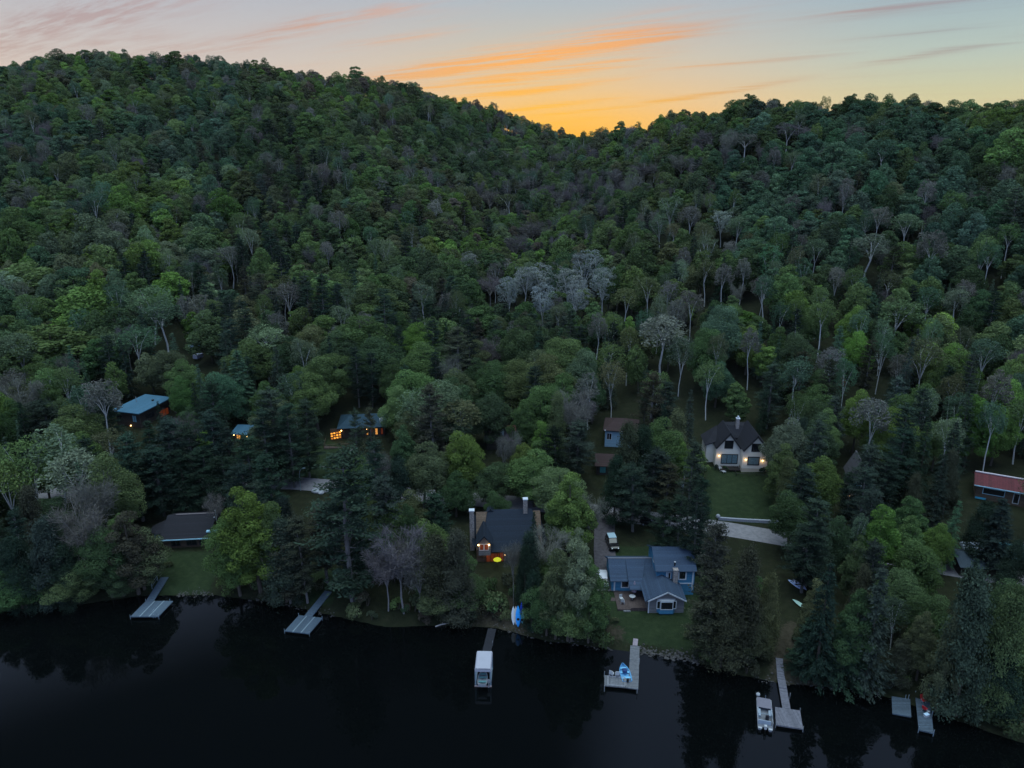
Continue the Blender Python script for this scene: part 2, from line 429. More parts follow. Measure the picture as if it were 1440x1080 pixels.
for i in range(3): birch(230 + i, h=18, fork=.34, nl=5, spread=2.5, k=95, size=.13, kind='poplar', bark=BARK_PALE, sub=3, n=30, cz=.66, rz=.33, rc=(.22, .40), low=-.8, core=120)
for i in range(4): bare(300 + i, h=14 + i, fork=.26 + .06 * i, nl=5 + i % 3, spread=2.6 + .3 * i)
for i in range(4): pine(400 + i, h=19 + i, rmax=3.2 + .3 * (i % 2), start=.12 + .06 * (i % 3), nb=6 + i % 2)
for i in range(4): spruce(500 + i, h=17 + i, rb=2.3 + .3 * (i % 3))
for i in range(3): cedar(600 + i, h=16.5 + i, rb=2.6 + .25 * i, n=120, k=150)
for i in range(3): bush(700 + i)

TONES = {'bright': ((.104, .168, .044), 'bright yellow-green'), 'green': ((.082, .128, .048), 'mid green'), 'deep': ((.054, .086, .040), 'deep green'),
         'olive': ((.084, .102, .052), 'olive green'), 'pale': ((.105, .145, .085), 'pale green'), 'rust': ((.085, .072, .056), 'rusty brown'),
         'teal': ((.062, .110, .066), 'bluish green'), 'dark': ((.024, .041, .029), 'dark green'), 'needle': ((.040, .060, .043), 'grey-green'),
         'brown': ((.046, .052, .034), 'brownish green'), 'mauve': ((.098, .092, .096), 'mauve-grey'), 'grey': ((.115, .118, .104), 'ash grey'), 'silver': ((.21, .24, .225), 'silvery')}
KNAME = {'broadleaf': ('broadleaf_tree', 'broadleaf tree'), 'birch': ('birch_tree', 'white-limbed birch tree'), 'poplar': ('poplar_tree', 'new-leafed poplar tree'),
         'bare': ('bare_tree', 'bare twiggy tree'), 'pine': ('pine_tree', 'layered pine tree'), 'spruce': ('spruce_tree', 'pointed spruce tree'),
         'cedar': ('cedar_tree', 'feathery cedar tree'), 'shrub': ('shrub', 'low leafy shrub')}
# ------------------------------------------------------------------ setting: ground, lake, road
def poly_w(pts): return [(lambda p: (p.x, p.y))(ground(a, b)) for a, b in pts]
def inside(poly, x, y):
    x = np.asarray(x); y = np.asarray(y); c = np.zeros(x.shape, bool); n = len(poly)
    for i in range(n):
        x1, y1 = poly[i]; x2, y2 = poly[(i + 1) % n]
        if y1 == y2: continue
        c ^= ((y1 > y) != (y2 > y)) & (x < (x2 - x1) * (y - y1) / (y2 - y1) + x1)
    return c
LAWNS = [poly_w(p) for p in (
    [(855, 768), (935, 768), (1000, 800), (1010, 880), (1000, 912), (950, 918), (866, 896), (850, 840)],
    [(990, 655), (1085, 655), (1102, 738), (995, 732)],
    [(196, 775), (305, 775), (300, 833), (262, 838), (205, 836)],
    [(425, 606), (520, 640), (505, 690), (425, 690)],
    [(185, 700), (330, 700), (310, 728), (190, 730)],
    [(405, 800), (480, 800), (470, 855), (405, 848)])]
DIRT = [poly_w([(690, 838), (738, 838), (742, 890), (655, 882)]), poly_w([(1100, 870), (1175, 880), (1180, 965), (1075, 955)]), poly_w([(848, 875), (885, 880), (880, 905), (850, 905)])]
ROADW = 2.7
def road_y(x): return shore_smooth(x) + 38.5
_drv = [ground(*p) for p in ((851, 722), (850, 750), (850, 775), (852, 800), (853, 832))]

def ground_material():
    m = bpy.data.materials.new('ground'); m.use_nodes = True; nt = m.node_tree; b = nt.nodes['Principled BSDF']
    b.inputs['Roughness'].default_value = .95; b.inputs['Specular IOR Level'].default_value = .1
    tc = nn(nt, 'ShaderNodeTexCoord')
    def noise(sc, det=6):
        n = nn(nt, 'ShaderNodeTexNoise'); n.inputs['Scale'].default_value = sc; n.inputs['Detail'].default_value = det; n.inputs['Roughness'].default_value = .7
        nt.links.new(tc.outputs['Object'], n.inputs['Vector']); return n.outputs['Fac']
    def ramp(f, stops):
        r = nn(nt, 'ShaderNodeValToRGB'); e = r.color_ramp.elements
        e[0].position, e[0].color = stops[0][0], (*stops[0][1], 1); e[1].position, e[1].color = stops[1][0], (*stops[1][1], 1)
        for p, c in stops[2:]: q = e.new(p); q.color = (*c, 1)
        nt.links.new(f, r.inputs[0]); return r.outputs[0]
    floor = ramp(noise(.8), [(.3, (.010, .010, .006)), (.7, (.024, .023, .013)), (.52, (.013, .017, .008))])
    lawn = ramp(noise(.9), [(.3, (.010, .019, .008)), (.7, (.024, .038, .016)), (.5, (.015, .026, .011))])
    dirt = ramp(noise(1.4), [(.3, (.018, .016, .011)), (.7, (.05, .044, .032))])
    def mixat(name, a, c):
        at = nn(nt, 'ShaderNodeAttribute', attribute_name=name); ad = nn(nt, 'ShaderNodeMath', operation='ADD')
        nz = nn(nt, 'ShaderNodeMapRange'); nz.inputs['To Min'].default_value = -.45; nz.inputs['To Max'].default_value = .45
        nt.links.new(noise(2.2, 3), nz.inputs['Value']); nt.links.new(nz.outputs[0], ad.inputs[1]); nt.links.new(at.outputs['Fac'], ad.inputs[0])
        st = nn(nt, 'ShaderNodeMapRange', interpolation_type='SMOOTHSTEP'); st.inputs['From Min'].default_value = .4; st.inputs['From Max'].default_value = .62
        nt.links.new(ad.outputs[0], st.inputs['Value'])
        mx = nn(nt, 'ShaderNodeMix', data_type='RGBA'); nt.links.new(st.outputs[0], mx.inputs[0]); nt.links.new(a, mx.inputs[6]); nt.links.new(c, mx.inputs[7])
        return mx.outputs[2]
    nt.links.new(mixat('dirt', mixat('lawn', floor, lawn), dirt), b.inputs['Base Color'])
    bp = nn(nt, 'ShaderNodeBump'); bp.inputs['Strength'].default_value = .5; bp.inputs['Distance'].default_value = .3
    nt.links.new(noise(3), bp.inputs['Height']); nt.links.new(bp.outputs[0], b.inputs['Normal'])
    return m

def build_ground():
    rs = [30.0]
    while rs[-1] < 1350:
        r = rs[-1]; rs.append(r + (1.2 if 55 < r < 190 else 4 if r < 700 else 50))
    rs = np.array(rs); azs = np.radians(np.linspace(-62, 62, 330))
    A, Rr = np.meshgrid(azs, rs); X = Rr * np.sin(A); Y = Rr * np.cos(A); Z = H(X, Y)
    n, m = X.shape; V = np.stack([X, Y, Z], -1).reshape(-1, 3)
    i, j = np.meshgrid(np.arange(n - 1), np.arange(m - 1), indexing='ij'); k = (i * m + j).ravel()
    fs = np.stack([k, k + 1, k + m + 1, k + m], 1)
    me = bpy.data.meshes.new('ground'); me.from_pydata(V.tolist(), [], fs.tolist())
    x, y = V[:, 0], V[:, 1]
    lw = np.zeros(len(x), np.float32); dt = np.zeros(len(x), np.float32)
    for p in LAWNS: lw[inside(p, x, y)] = 1
    for p in DIRT: dt[inside(p, x, y)] = .75
    s = y - shore_y(x); dt[(s > -3) & (s < .5)] = .45
    def soft(a):
        a = a.reshape(n, m)
        for _ in range(3):
            q = np.pad(a, 1, mode='edge'); a = (q[:-2, 1:-1] + q[2:, 1:-1] + q[1:-1, :-2] + q[1:-1, 2:] + 2 * a) / 6
        return a.ravel().astype(np.float32)
    lw = soft(lw); dt = soft(dt)
    me.attributes.new('lawn', 'FLOAT', 'POINT').data.foreach_set('value', lw)
    me.attributes.new('dirt', 'FLOAT', 'POINT').data.foreach_set('value', dt)
    me.materials.append(ground_material()); me.update(); me.shade_smooth()
    o = bpy.data.objects.new('ground', me); COL.objects.link(o); tag(o, kind='structure')

def water_material():
    m = bpy.data.materials.new('lake water'); m.use_nodes = True; nt = m.node_tree; b = nt.nodes['Principled BSDF']
    b.inputs['Base Color'].default_value = (.0012, .0018, .002, 1); b.inputs['Roughness'].default_value = .025; b.inputs['IOR'].default_value = 1.33
    b.inputs['Specular IOR Level'].default_value = .5
    tc = nn(nt, 'ShaderNodeTexCoord')
    n1 = nn(nt, 'ShaderNodeTexNoise'); n1.inputs['Scale'].default_value = .35; n1.inputs['Detail'].default_value = 3
    nt.links.new(tc.outputs['Object'], n1.inputs['Vector'])
    bp = nn(nt, 'ShaderNodeBump'); bp.inputs['Strength'].default_value = .10; bp.inputs['Distance'].default_value = .05
    nt.links.new(n1.outputs['Fac'], bp.inputs['Height']); nt.links.new(bp.outputs[0], b.inputs['Normal'])
    return m

def build_setting():
    build_ground()
    b = MB(); wm = water_material()
    b.add([(-1400, -1100, 0), (1400, -1100, 0), (1400, 300, 0), (-1400, 300, 0)], [(0, 1, 2, 3)], wm)
    tag(b.build('lake_water'), kind='structure')
    gr = mat('gravel road', (.155, .153, .168), .95, .22, 1.2)
    b = MB(); xs = np.arange(-120, 130, 1.5); ws = np.linspace(-1, 1, 7)
    P = [[(x, road_y(x) + w * ROADW, h1(x, road_y(x) + w * ROADW) + .10 - .03 * abs(w)) for w in ws] for x in xs]
    vs = [q for row in P for q in row]; k = len(ws)
    b.add(vs, [(i * k + j, (i + 1) * k + j, (i + 1) * k + j + 1, i * k + j + 1) for i in range(len(xs) - 1) for j in range(k - 1)], gr)
    tag(b.build('gravel_road', smooth=True), kind='structure')
    b = MB(); dm = mat('driveway', (.065, .06, .068), .95, .3, 1.5); pts = []
    for a, c in zip(_drv[:-1], _drv[1:]):
        for t in np.linspace(0, 1, 9)[:-1]: pts.append(a.lerp(c, float(t)))
    pts.append(_drv[-1]); vs = []
    for p in pts:
        for w in (-1.9, -.95, 0, .95, 1.9): vs.append((p.x + w, p.y, h1(p.x + w, p.y) + .14))
    b.add(vs, [(i * 5 + j, i * 5 + j + 1, (i + 1) * 5 + j + 1, (i + 1) * 5 + j) for i in range(len(pts) - 1) for j in range(4)], dm)
    tag(b.build('driveway', smooth=True), kind='structure')
    b = MB(); hm = bpy.data.materials.new('evening haze'); hm.use_nodes = True; nt = hm.node_tree; nt.nodes.clear()
    o_ = nn(nt, 'ShaderNodeOutputMaterial'); v_ = nn(nt, 'ShaderNodeVolumePrincipled'); v_.inputs['Color'].default_value = (.80, .90, .88, 1); v_.inputs['Density'].default_value = .000025; v_.inputs['Anisotropy'].default_value = .2
    nt.links.new(v_.outputs[0], o_.inputs['Volume']); b.box(-1450, 1450, -1150, 1450, -4.6, 165, hm); tag(b.build('haze'), kind='stuff')
    # loose stones and driftwood along the waterline: nobody could count them
    b = MB(); st = mat('shore stone', (.055, .053, .052), .9, .5, 2); g = random.Random(5)
    for i in range(650):
        px = g.choice([g.uniform(250, 300), g.uniform(350, 470), g.uniform(690, 860), g.uniform(900, 985), g.uniform(900, 985), g.uniform(1060, 1240)])
        p = gp(px, float(np.interp(px, [a for a, _ in _sh], [c for _, c in _sh])), 0); y = shore_y(p.x) + g.gauss(.25, .4)
        r = g.uniform(.05, .16) * (1.4 if 900 < px < 980 else 1)
        b.ball((p.x, y, max(0, h1(p.x, y)) + r * .2), r, st, 5, 4, (g.uniform(.8, 1.5), g.uniform(.7, 1.2), g.uniform(.5, .8)))
    tag(b.build('shore_rubble'), kind='stuff')
# ------------------------------------------------------------------ materials for built things
ROOF_BLUE = mat('slate blue shingle', (.030, .050, .085), .85, .35, 9, stripe=('z', 7, .25))
ROOF_DARK = mat('charcoal shingle', (.011, .018, .030), .85, .35, 8, stripe=('z', 7, .25))
ROOF_BROWN = mat('brown shingle', (.014, .015, .021), .85, .35, 8, stripe=('z', 7, .25))
ROOF_RUST = mat('rust shingle', (.036, .023, .024), .85, .3, 8, stripe=('z', 7, .2))
ROOF_RED = mat('red metal roof', (.075, .012, .018), .6, .3, 3, stripe=('x', 2.2, .3))
ROOF_STEEL = mat('blue steel roof', (.05, .125, .19), .45, .15, 2, stripe=('x', 2.0, .12))
ROOF_TEAL = mat('teal roof', (.02, .075, .09), .6, .2, 3)
SIDING_BLUE = mat('blue clapboard', (.045, .17, .29), .7, .12, 4, stripe=('z', 5, .22))
SIDING_GREY = mat('grey shingle siding', (.14, .145, .155), .85, .3, 8, stripe=('z', 6, .25))
STUCCO = mat('cream stucco', (.58, .56, .50), .9, .08, 6)
STUCCO_BASE = mat('pale foundation', (.42, .37, .30), .9, .12, 5)
WALL_WHITE = mat('pale blue siding', (.22, .36, .46), .8, .1, 4, stripe=('z', 5, .12))
WALL_DARK = mat('dark timber', (.035, .030, .028), .85, .3, 5, stripe=('z', 4, .3))
WALL_BROWN = mat('brown timber', (.09, .065, .048), .85, .3, 5, stripe=('z', 4, .3))
WALL_STONE = mat('fieldstone', (.22, .20, .19), .9, .6, 5, bump=.6)
TRIM_W = mat('white trim', (.44, .48, .52), .6, .06, 4)
TRIM_B = mat('pale blue trim', (.28, .50, .62), .6, .08, 4)
TRIM_D = mat('dark trim', (.022, .022, .024), .6, .1, 4)
GLASS = mat('window glass', (.010, .012, .016), .06, .05, 3, spec=.6)
GLASS_CURT = mat('curtained window glass', (.10, .16, .19), .15, .35, 3, spec=.6)
GLASS_LIT = mat('lit window', (.25, .12, .04), .4, .3, 3, emit=(1.0, .42, .09), es=.7)
GLASS_RED = mat('dim red window', (.12, .03, .015), .4, .5, 3, emit=(1.0, .20, .06), es=.06)
BULB = mat('lamp bulb', (.9, .7, .4), .4, 0, 3, emit=(1.0, .60, .22), es=9.0)
WOOD_DECK = mat('dark deck boards', (.06, .046, .045), .85, .3, 3, stripe=('x', 6, .25))
WOOD_GREY = mat('weathered planks', (.11, .117, .13), .85, .3, 3, stripe=('x', 6.5, .35))
WOOD_BLUE = mat('blue-grey planks', (.060, .088, .118), .75, .18, 3, stripe=('x', 6.5, .16))
WOOD_BLACK = mat('black planks', (.016, .018, .024), .8, .3, 3, stripe=('x', 6.5, .3))
ALU = mat('pale aluminium', (.20, .26, .30), .45, .1, 4, metal=.2)
STEEL = mat('galvanised steel', (.26, .28, .30), .5, .1, 4, metal=.3)
BLACK = mat('black rubber', (.012, .012, .013), .8, .1, 4)
PLASTIC_W = mat('white plastic', (.34, .36, .38), .5, .05, 4)
TARP = mat('lift canopy vinyl', (.30, .31, .36), .6, .05, 1.5)
FOOT = []
LANDMARKS = []

def foot(root, x0, x1, y0, y1):
    m = Matrix.Translation(root.location) @ Euler(root.rotation_euler).to_matrix().to_4x4()
    c = [m @ Vector((x, y, 0)) for x in (x0, x1) for y in (y0, y1)]
    FOOT.append((min(p.x for p in c), max(p.x for p in c), min(p.y for p in c), max(p.y for p in c)))

def roof_x(b, x0, x1, ye0, yr, ye1, ze0, zr, ze1, m, th=.16):
    """gable roof, ridge along x"""
    b.slab((x0, ye0, ze0), (x1, ye0, ze0), (x1, yr, zr), (x0, yr, zr), th, m)
    b.slab((x0, yr + .002, zr), (x1, yr + .002, zr), (x1, ye1, ze1), (x0, ye1, ze1), th, m)
def roof_y(b, xe0, xr, xe1, ze, zr, y0, y1, m, th=.16):
    """gable roof, ridge along y"""
    b.slab((xe0, y0, ze), (xr, y0, zr), (xr, y1, zr), (xe0, y1, ze), th, m)
    b.slab((xr + .002, y0, zr), (xe1, y0, ze), (xe1, y1, ze), (xr + .002, y1, zr), th, m)
def gable_y(b, x0, xr, x1, z0, ze, zr, y0, y1, m): b.prism([(x0, z0), (x1, z0), (x1, ze), (xr, zr), (x0, ze)], 'y', y0, y1, m)
def gable_x(b, y0, yr, y1, z0, ze0, zr, ze1, x0, x1, m): b.prism([(y0, z0), (y1, z0), (y1, ze1), (yr, zr), (y0, ze0)], 'x', x0, x1, m)

def window(root, x, z, w, h, y, frame=TRIM_W, glass=GLASS, mull=1, rows=1, fw=.11, proud=.06, side=None):
    """framed window in a wall facing -y (or, side='x-', facing -x at x = y)"""
    def bx(b, a0, a1, d0, d1, z0, z1, m):
        if side is None: b.box(a0, a1, y - d1, y - d0, z0, z1, m)
        elif side == 'x-': b.box(y - d1, y - d0, a0, a1, z0, z1, m)
        else: b.box(y + d0, y + d1, a0, a1, z0, z1, m)
    b = MB()
    bx(b, x - w / 2, x + w / 2, -.02, proud, z - fw, z, frame); bx(b, x - w / 2, x + w / 2, -.02, proud, z + h, z + h + fw, frame)
    bx(b, x - w / 2 - fw, x - w / 2, -.02, proud, z - fw, z + h + fw, frame); bx(b, x + w / 2, x + w / 2 + fw, -.02, proud, z - fw, z + h + fw, frame)
    for i in range(1, mull): q = x - w / 2 + w * i / mull; bx(b, q - fw * .35, q + fw * .35, -.02, proud * .9, z, z + h, frame)
    for i in range(1, rows): q = z + h * i / rows; bx(b, x - w / 2, x + w / 2, -.02, proud * .8, q - fw * .3, q + fw * .3, frame)
    f = b.build('window', root)
    g = MB(); bx(g, x - w / 2, x + w / 2, .004, proud * .4, z, z + h, glass); g.build('pane', f)
    return f

def wall_lamp(root, x, y, z, watts=14, col=(1, .62, .26)):
    b = MB(); b.box(x - .07, x + .07, y - .06, y - .003, z - .1, z + .25, TRIM_D)
    b.tube([(x, y - .06, z + .2), (x, y - .2, z + .26)], .025, TRIM_D, 5)
    l = b.build('wall_lamp', root)
    g = MB(); g.ball((x, y - .2, z + .08), .13, BULB, 8, 6); g.build('bulb', l)
    d = bpy.data.lights.new('lamp glow', 'POINT'); d.energy = watts; d.color = col; d.shadow_soft_size = .15
    o = bpy.data.objects.new('lamp_glow', d); COL.objects.link(o); o.parent = l; o.location = (x, y - .42, z - .05)

def rail(root, pts, z0, z1, m, name='railing', step=1.2):
    b = MB()
    for (x0, y0), (x1, y1) in zip(pts[:-1], pts[1:]):
        b.tube([(x0, y0, z1), (x1, y1, z1)], .045, m, 4); b.tube([(x0, y0, z0 + .15), (x1, y1, z0 + .15)], .03, m, 4)
        n = max(1, int(math.hypot(x1 - x0, y1 - y0) / step))
        for i in range(n + 1): t = i / n; b.tube([(x0 + (x1 - x0) * t, y0 + (y1 - y0) * t, z0), (x0 + (x1 - x0) * t, y0 + (y1 - y0) * t, z1)], .045, m, 4)
        n *= 5
        for i in range(n + 1): t = i / n; b.tube([(x0 + (x1 - x0) * t, y0 + (y1 - y0) * t, z0 + .15), (x0 + (x1 - x0) * t, y0 + (y1 - y0) * t, z1)], .015, m, 3, False)
    return b.build(name, root)

def house_at(name, px, py, yaw, label, sink=0.0):
    p = ground(px, py); p.z = p.z - sink
    return thing(name, p, yaw, label, 'house')

# ------------------------------------------------------------------ houses
def blue_house():
    r = house_at('clapboard_house', 936, 862, 0, 'blue clapboard house with slate blue roofs, bay window and raised square wing')
    # local x = 0 at photo column 936
    X = lambda px: (px - 936) / 9.1
    zb = -1.2
    b = MB(); gable_x(b, 5.6, 8.9, 12.2, zb, 2.5, 4.05, 2.5, X(866), X(945), SIDING_BLUE); gable_y(b, X(911), X(936), X(961), zb, 2.55, 3.85, 0, 8.8, SIDING_GREY)
    b.build('wall', r)
    b = MB(); gable_x(b, 4.4, 8.0, 11.6, zb + .5, 5.0, 6.7, 5.0, X(929), X(984), SIDING_BLUE); b.build('tall_wing', r)
    b = MB(); roof_x(b, X(863), X(944), 5.0, 8.9, 12.7, 2.36, 4.25, 2.36, ROOF_BLUE)
    roof_y(b, X(905), X(936), X(963.5), 2.45, 4.05, -.5, 8.0, ROOF_BLUE)
    b.slab((X(889), 3.2, 2.02), (X(906), 3.2, 2.02), (X(918), 8.5, 4.24), (X(889), 8.5, 4.24), .14, ROOF_BLUE)
    rf = b.build('roof', r)
    b = MB(); b.box(X(863), X(944), 8.78, 9.04, 4.20, 4.32, mat('ridge cap', (.12, .13, .16), .8, .2, 5)); b.build('ridge', rf)
    b = MB(); roof_x(b, X(926), X(986), 3.9, 8.0, 12.1, 4.88, 6.92, 4.88, ROOF_BLUE); b.build('wing_roof', r)
    # bay gable trim and bay window
    b = MB()
    for s in (-1, 1):
        xe = X(936) + s * 3.02
        b.slab((X(936), -.56, 4.08), (xe, -.56, 2.50), (xe, -.50, 2.50), (X(936), -.50, 4.08), .2, TRIM_W) if s > 0 else b.slab((xe, -.56, 2.50), (X(936), -.56, 4.08), (X(936), -.50, 4.08), (xe, -.50, 2.50), .2, TRIM_W)
    b.box(X(911) - .04, X(911) + .12, -.03, .1, zb, 2.5, TRIM_W); b.build('gable_trim', r)
    b = MB(); b.prism([(X(923), .0), (X(926.5), -.6), (X(945), -.6), (X(948.5), .0)], 'z', .2, 1.0, SIDING_BLUE); b.prism([(X(923), .0), (X(926.5), -.6), (X(945), -.6), (X(948.5), .0)], 'z', 2.35, 2.55, TRIM_W)
    b.build('bay', r)
    window(r, X(935.7), 1.06, 1.75, 1.22, -.56, TRIM_W, GLASS, 1); window(r, X(924.6), 1.06, .42, 1.22, -.3, TRIM_W, GLASS); window(r, X(946.8), 1.06, .42, 1.22, -.3, TRIM_W, GLASS)
    window(r, X(885.5), .95, 1.0, 1.1, 5.6, TRIM_W, GLASS, 1, fw=.16)
    b = MB(); b.box(X(869), X(871), 5.53, 5.6, zb, 2.4, TRIM_W); b.build('corner_board', r)
    window(r, X(966), 3.25, .95, 1.35, 4.4, TRIM_W, GLASS, 1, fw=.2); window(r, X(947.2), 3.35, .32, 1.0, 4.4, TRIM_W, GLASS); window(r, 7.4, 4.6, .5, .9, X(929), TRIM_W, GLASS, side='x-')
    pbox('corner_board', r, X(980.5), X(982.5), 4.34, 4.398, 1.2, 5.0, TRIM_W); pbox('corner_board', r, X(942.5), X(944), 4.34, 4.398, 2.0, 5.0, TRIM_W); pbox('belt_trim', r, X(959), X(980), 4.3, 4.398, 2.35, 2.5, TRIM_W)
    b = MB(); b.box(X(951.5), X(958), 3.65, 4.38, zb, 5.15, WALL_STONE); b.box(X(951), X(958.5), 3.6, 4.43, 5.15, 5.27, WALL_STONE); b.build('chimney', r)
    b = MB(); b.tube([(X(954), 4.5, 5.6), (X(954), 4.5, 6.15)], .13, BLACK, 8); b.ball((X(954), 4.5, 6.25), .17, PLASTIC_W, 8, 5, (1, 1, .6)); b.build('flue', r)
    b = MB(); b.box(X(869), X(910.5), .6, 5.55, -.15, .22, WOOD_DECK); b.box(X(862), X(869) - .003, 3.0, 4.4, -.2, .1, WOOD_DECK); d = b.build('deck', r)
    b = MB()
    for i in range(4): b.box(X(877), X(887), .6 - .34 * (i + 1), .6 - .34 * i - .003, -.8, .1 - .2 * i, WOOD_GREY)
    b.build('stairs', r)
    b = MB(); b.box(X(888), X(910), .50, .598, -.25, .55, WOOD_DECK); b.build('deck_skirt', r)
    foot(r, X(862), X(986), -.5, 12.5)
    def chair(xp, yp, a):
        b = MB(); s = .26
        b.box(-s, s, -s, s, .40, .45, PLASTIC_W); c = thing('garden_chair', r.location + Vector((xp, yp, .222)), a, 'x', 'chair')
        b.build('seat', c); pbox('backrest', c, -s, s, s - .04, s + .02, .452, .95, PLASTIC_W)
        for lx in (-1, 1):
            for ly in (-1, 1): pbox('leg', c, lx * s - .03, lx * s + .03, ly * (s - .06) - .03, ly * (s - .06) + .03, 0, .398, PLASTIC_W)
        return c
    c = chair(X(877), 3.0, .3); c['label'] = 'white garden chair facing the blue house on its dark deck'; c['group'] = 'white chairs on the dark deck'
    c = chair(X(878), 2.1, 2.9); c['label'] = 'white garden chair nearest the deck stairs of the blue house'; c['group'] = 'white chairs on the dark deck'
    t = thing('patio_table', r.location + Vector((X(893), 3.1, .222)), 0, 'round white table on the dark deck of the blue house', 'table')
    b = MB(); b.tube([(0, 0, .68), (0, 0, .72)], .5, PLASTIC_W, 14); b.build('table_top', t); b = MB(); b.tube([(0, 0, 0), (0, 0, .678)], .05, PLASTIC_W, 6); b.build('leg', t)
    u = thing('patio_umbrella', r.location + Vector((X(897), 4.2, .222)), 0, 'closed mauve patio umbrella standing on the dark deck of the blue house', 'umbrella')
    b = MB(); b.tube([(0, 0, 0), (0, 0, 2.6)], .03, ALU, 6); b.build('pole', u)
    b = MB(); mv = mat('mauve canvas', (.26, .22, .28), .9, .2, 5)
    b.tube([(0, 0, .85), (0, 0, 1.2), (0, 0, 2.0), (0, 0, 2.7)], [.42, .36, .2, .05], mv, 9); b.build('canopy', u)
    LANDMARKS.append(('the blue clapboard house', 922, 818))

def cream_house():
    r = house_at('gabled_house', 1043, 664, -.06, 'cream house with twin front gables, black windows and three lit wall lamps', .1)
    X = lambda px: (px - 1043) / 6.9
    zb = -1.5
    b = MB(); gable_y(b, X(1042), X(1060), X(1078), 1.0, 5.05, 8.25, 0, 8.0, STUCCO); b.build('wall', r)
    b = MB(); b.box(X(1042) + .02, X(1078) - .02, .02, 7.9, zb, .998, STUCCO_BASE); b.build('foundation', r)
    b = MB(); gable_y(b, X(1007), X(1024.5), X(1042) - .003, zb, 4.75, 7.95, 2.0, 9.0, STUCCO); b.build('wall', r)
    b = MB(); b.box(X(996), X(1007) - .003, 4.2, 9.0, zb, 4.6, STUCCO); b.build('side_wing', r)
    b = MB(); roof_y(b, X(1040.6), X(1060), X(1080), 5.12, 8.62, -.5, 8.6, ROOF_BROWN, .2); roof_y(b, X(1005), X(1024.5), X(1042.6), 4.75, 8.34, 1.5, 9.2, ROOF_BROWN, .2)
    b.slab((X(1026), 7.9, 7.6), (X(1060), 7.9, 7.6), (X(1060), 9.6, 7.75), (X(1026), 9.6, 7.75), .2, ROOF_BROWN)
    b.slab((X(1030), 5.5, 5.6), (X(1054), 5.5, 5.6), (X(1054), 7.88, 7.6), (X(1030), 7.88, 7.6), .2, ROOF_BROWN)
    b.slab((X(993), 3.8, 4.5), (X(1012), 3.8, 5.6), (X(1016), 9.3, 7.0), (X(993), 9.3, 4.6), .18, ROOF_BROWN)
    b.build('roof', r)
    for (xl, xr, xe, zr, ze, y) in ((X(1041), X(1060), X(1079.6), 8.50, 5.14, -.52), (X(1005.4), X(1024.5), X(1042.4), 8.22, 4.78, 1.48)):
        b = MB(); b.slab((xl, y - .04, ze), (xr, y - .04, zr), (xr, y, zr), (xl, y, ze), .28, TRIM_D); b.slab((xr, y - .04, zr), (xe, y - .04, ze), (xe, y, ze), (xr, y, zr), .28, TRIM_D); b.build('gable_trim', r)
    window(r, X(1059.6), 4.9, 1.6, 1.65, 0, TRIM_D, GLASS, 1); window(r, X(1024.5), 4.65, 1.6, 1.65, 2.0, TRIM_D, GLASS, 1)
    window(r, X(1058), 1.95, 2.1, 1.55, 0, TRIM_D, GLASS_CURT, 1, 1, .2); window(r, X(1027), 1.2, 3.2, 1.95, 2.0, TRIM_D, GLASS_CURT, 3, 1, .16)
    for x, y, z in ((X(1046.5), 0, 3.0), (X(1070.5), 0, 2.85), (X(1011.5), 2.0, 2.9)): wall_lamp(r, x, y, z, 15)
    b = MB(); b.box(X(1041.5), X(1046), 7.2, 7.9, 6.5, 9.3, WALL_STONE); b.box(X(1041), X(1046.6), 7.1, 8.0, 9.3, 9.45, TRIM_W); b.tube([(X(1043.8), 7.5, 9.45), (X(1043.8), 7.5, 9.9)], .2, TRIM_W, 8); b.build('chimney', r)
    b = MB(); b.box(X(1033), X(1080), -1.7, -.003, -.55, -.35, WALL_DARK); b.box(X(1012), X(1041), .1, 1.997, .35, .5, WALL_DARK); b.build('deck', r)
    rail(r, [(X(1033), -.1), (X(1033), -1.65), (X(1080), -1.65), (X(1080), -.1)], -.35, .55, TRIM_D); rail(r, [(X(1012), .2), (X(1040), .2)], .5, 1.4, TRIM_D)
    pbox('vent', r, X(1050), X(1053), -.03, .015, -.2, .15, TRIM_D); pbox('vent', r, X(1061), X(1064), -.03, .015, -.2, .15, TRIM_D)
    foot(r, X(996), X(1080), -2, 9.6)
    p = ground(1016, 664)
    c = thing('lounge_chair', p, .5, 'pale lounge chair on the lawn before the cream house', 'chair')
    pbox('seat', c, -.35, .35, -.7, .5, .3, .38, PLASTIC_W); b = MB(); b.slab((-.35, .5, .36), (.35, .5, .36), (.35, .95, .95), (-.35, .95, .95), .06, PLASTIC_W); b.build('backrest', c)
    for s in (-1, 1):
        for y in (-.6, .4): pbox('leg', c, s * .3 - .03, s * .3 + .03, y - .03, y + .03, 0, .298, PLASTIC_W)
    LANDMARKS.append(('the twin gabled cream house', 1040, 628))

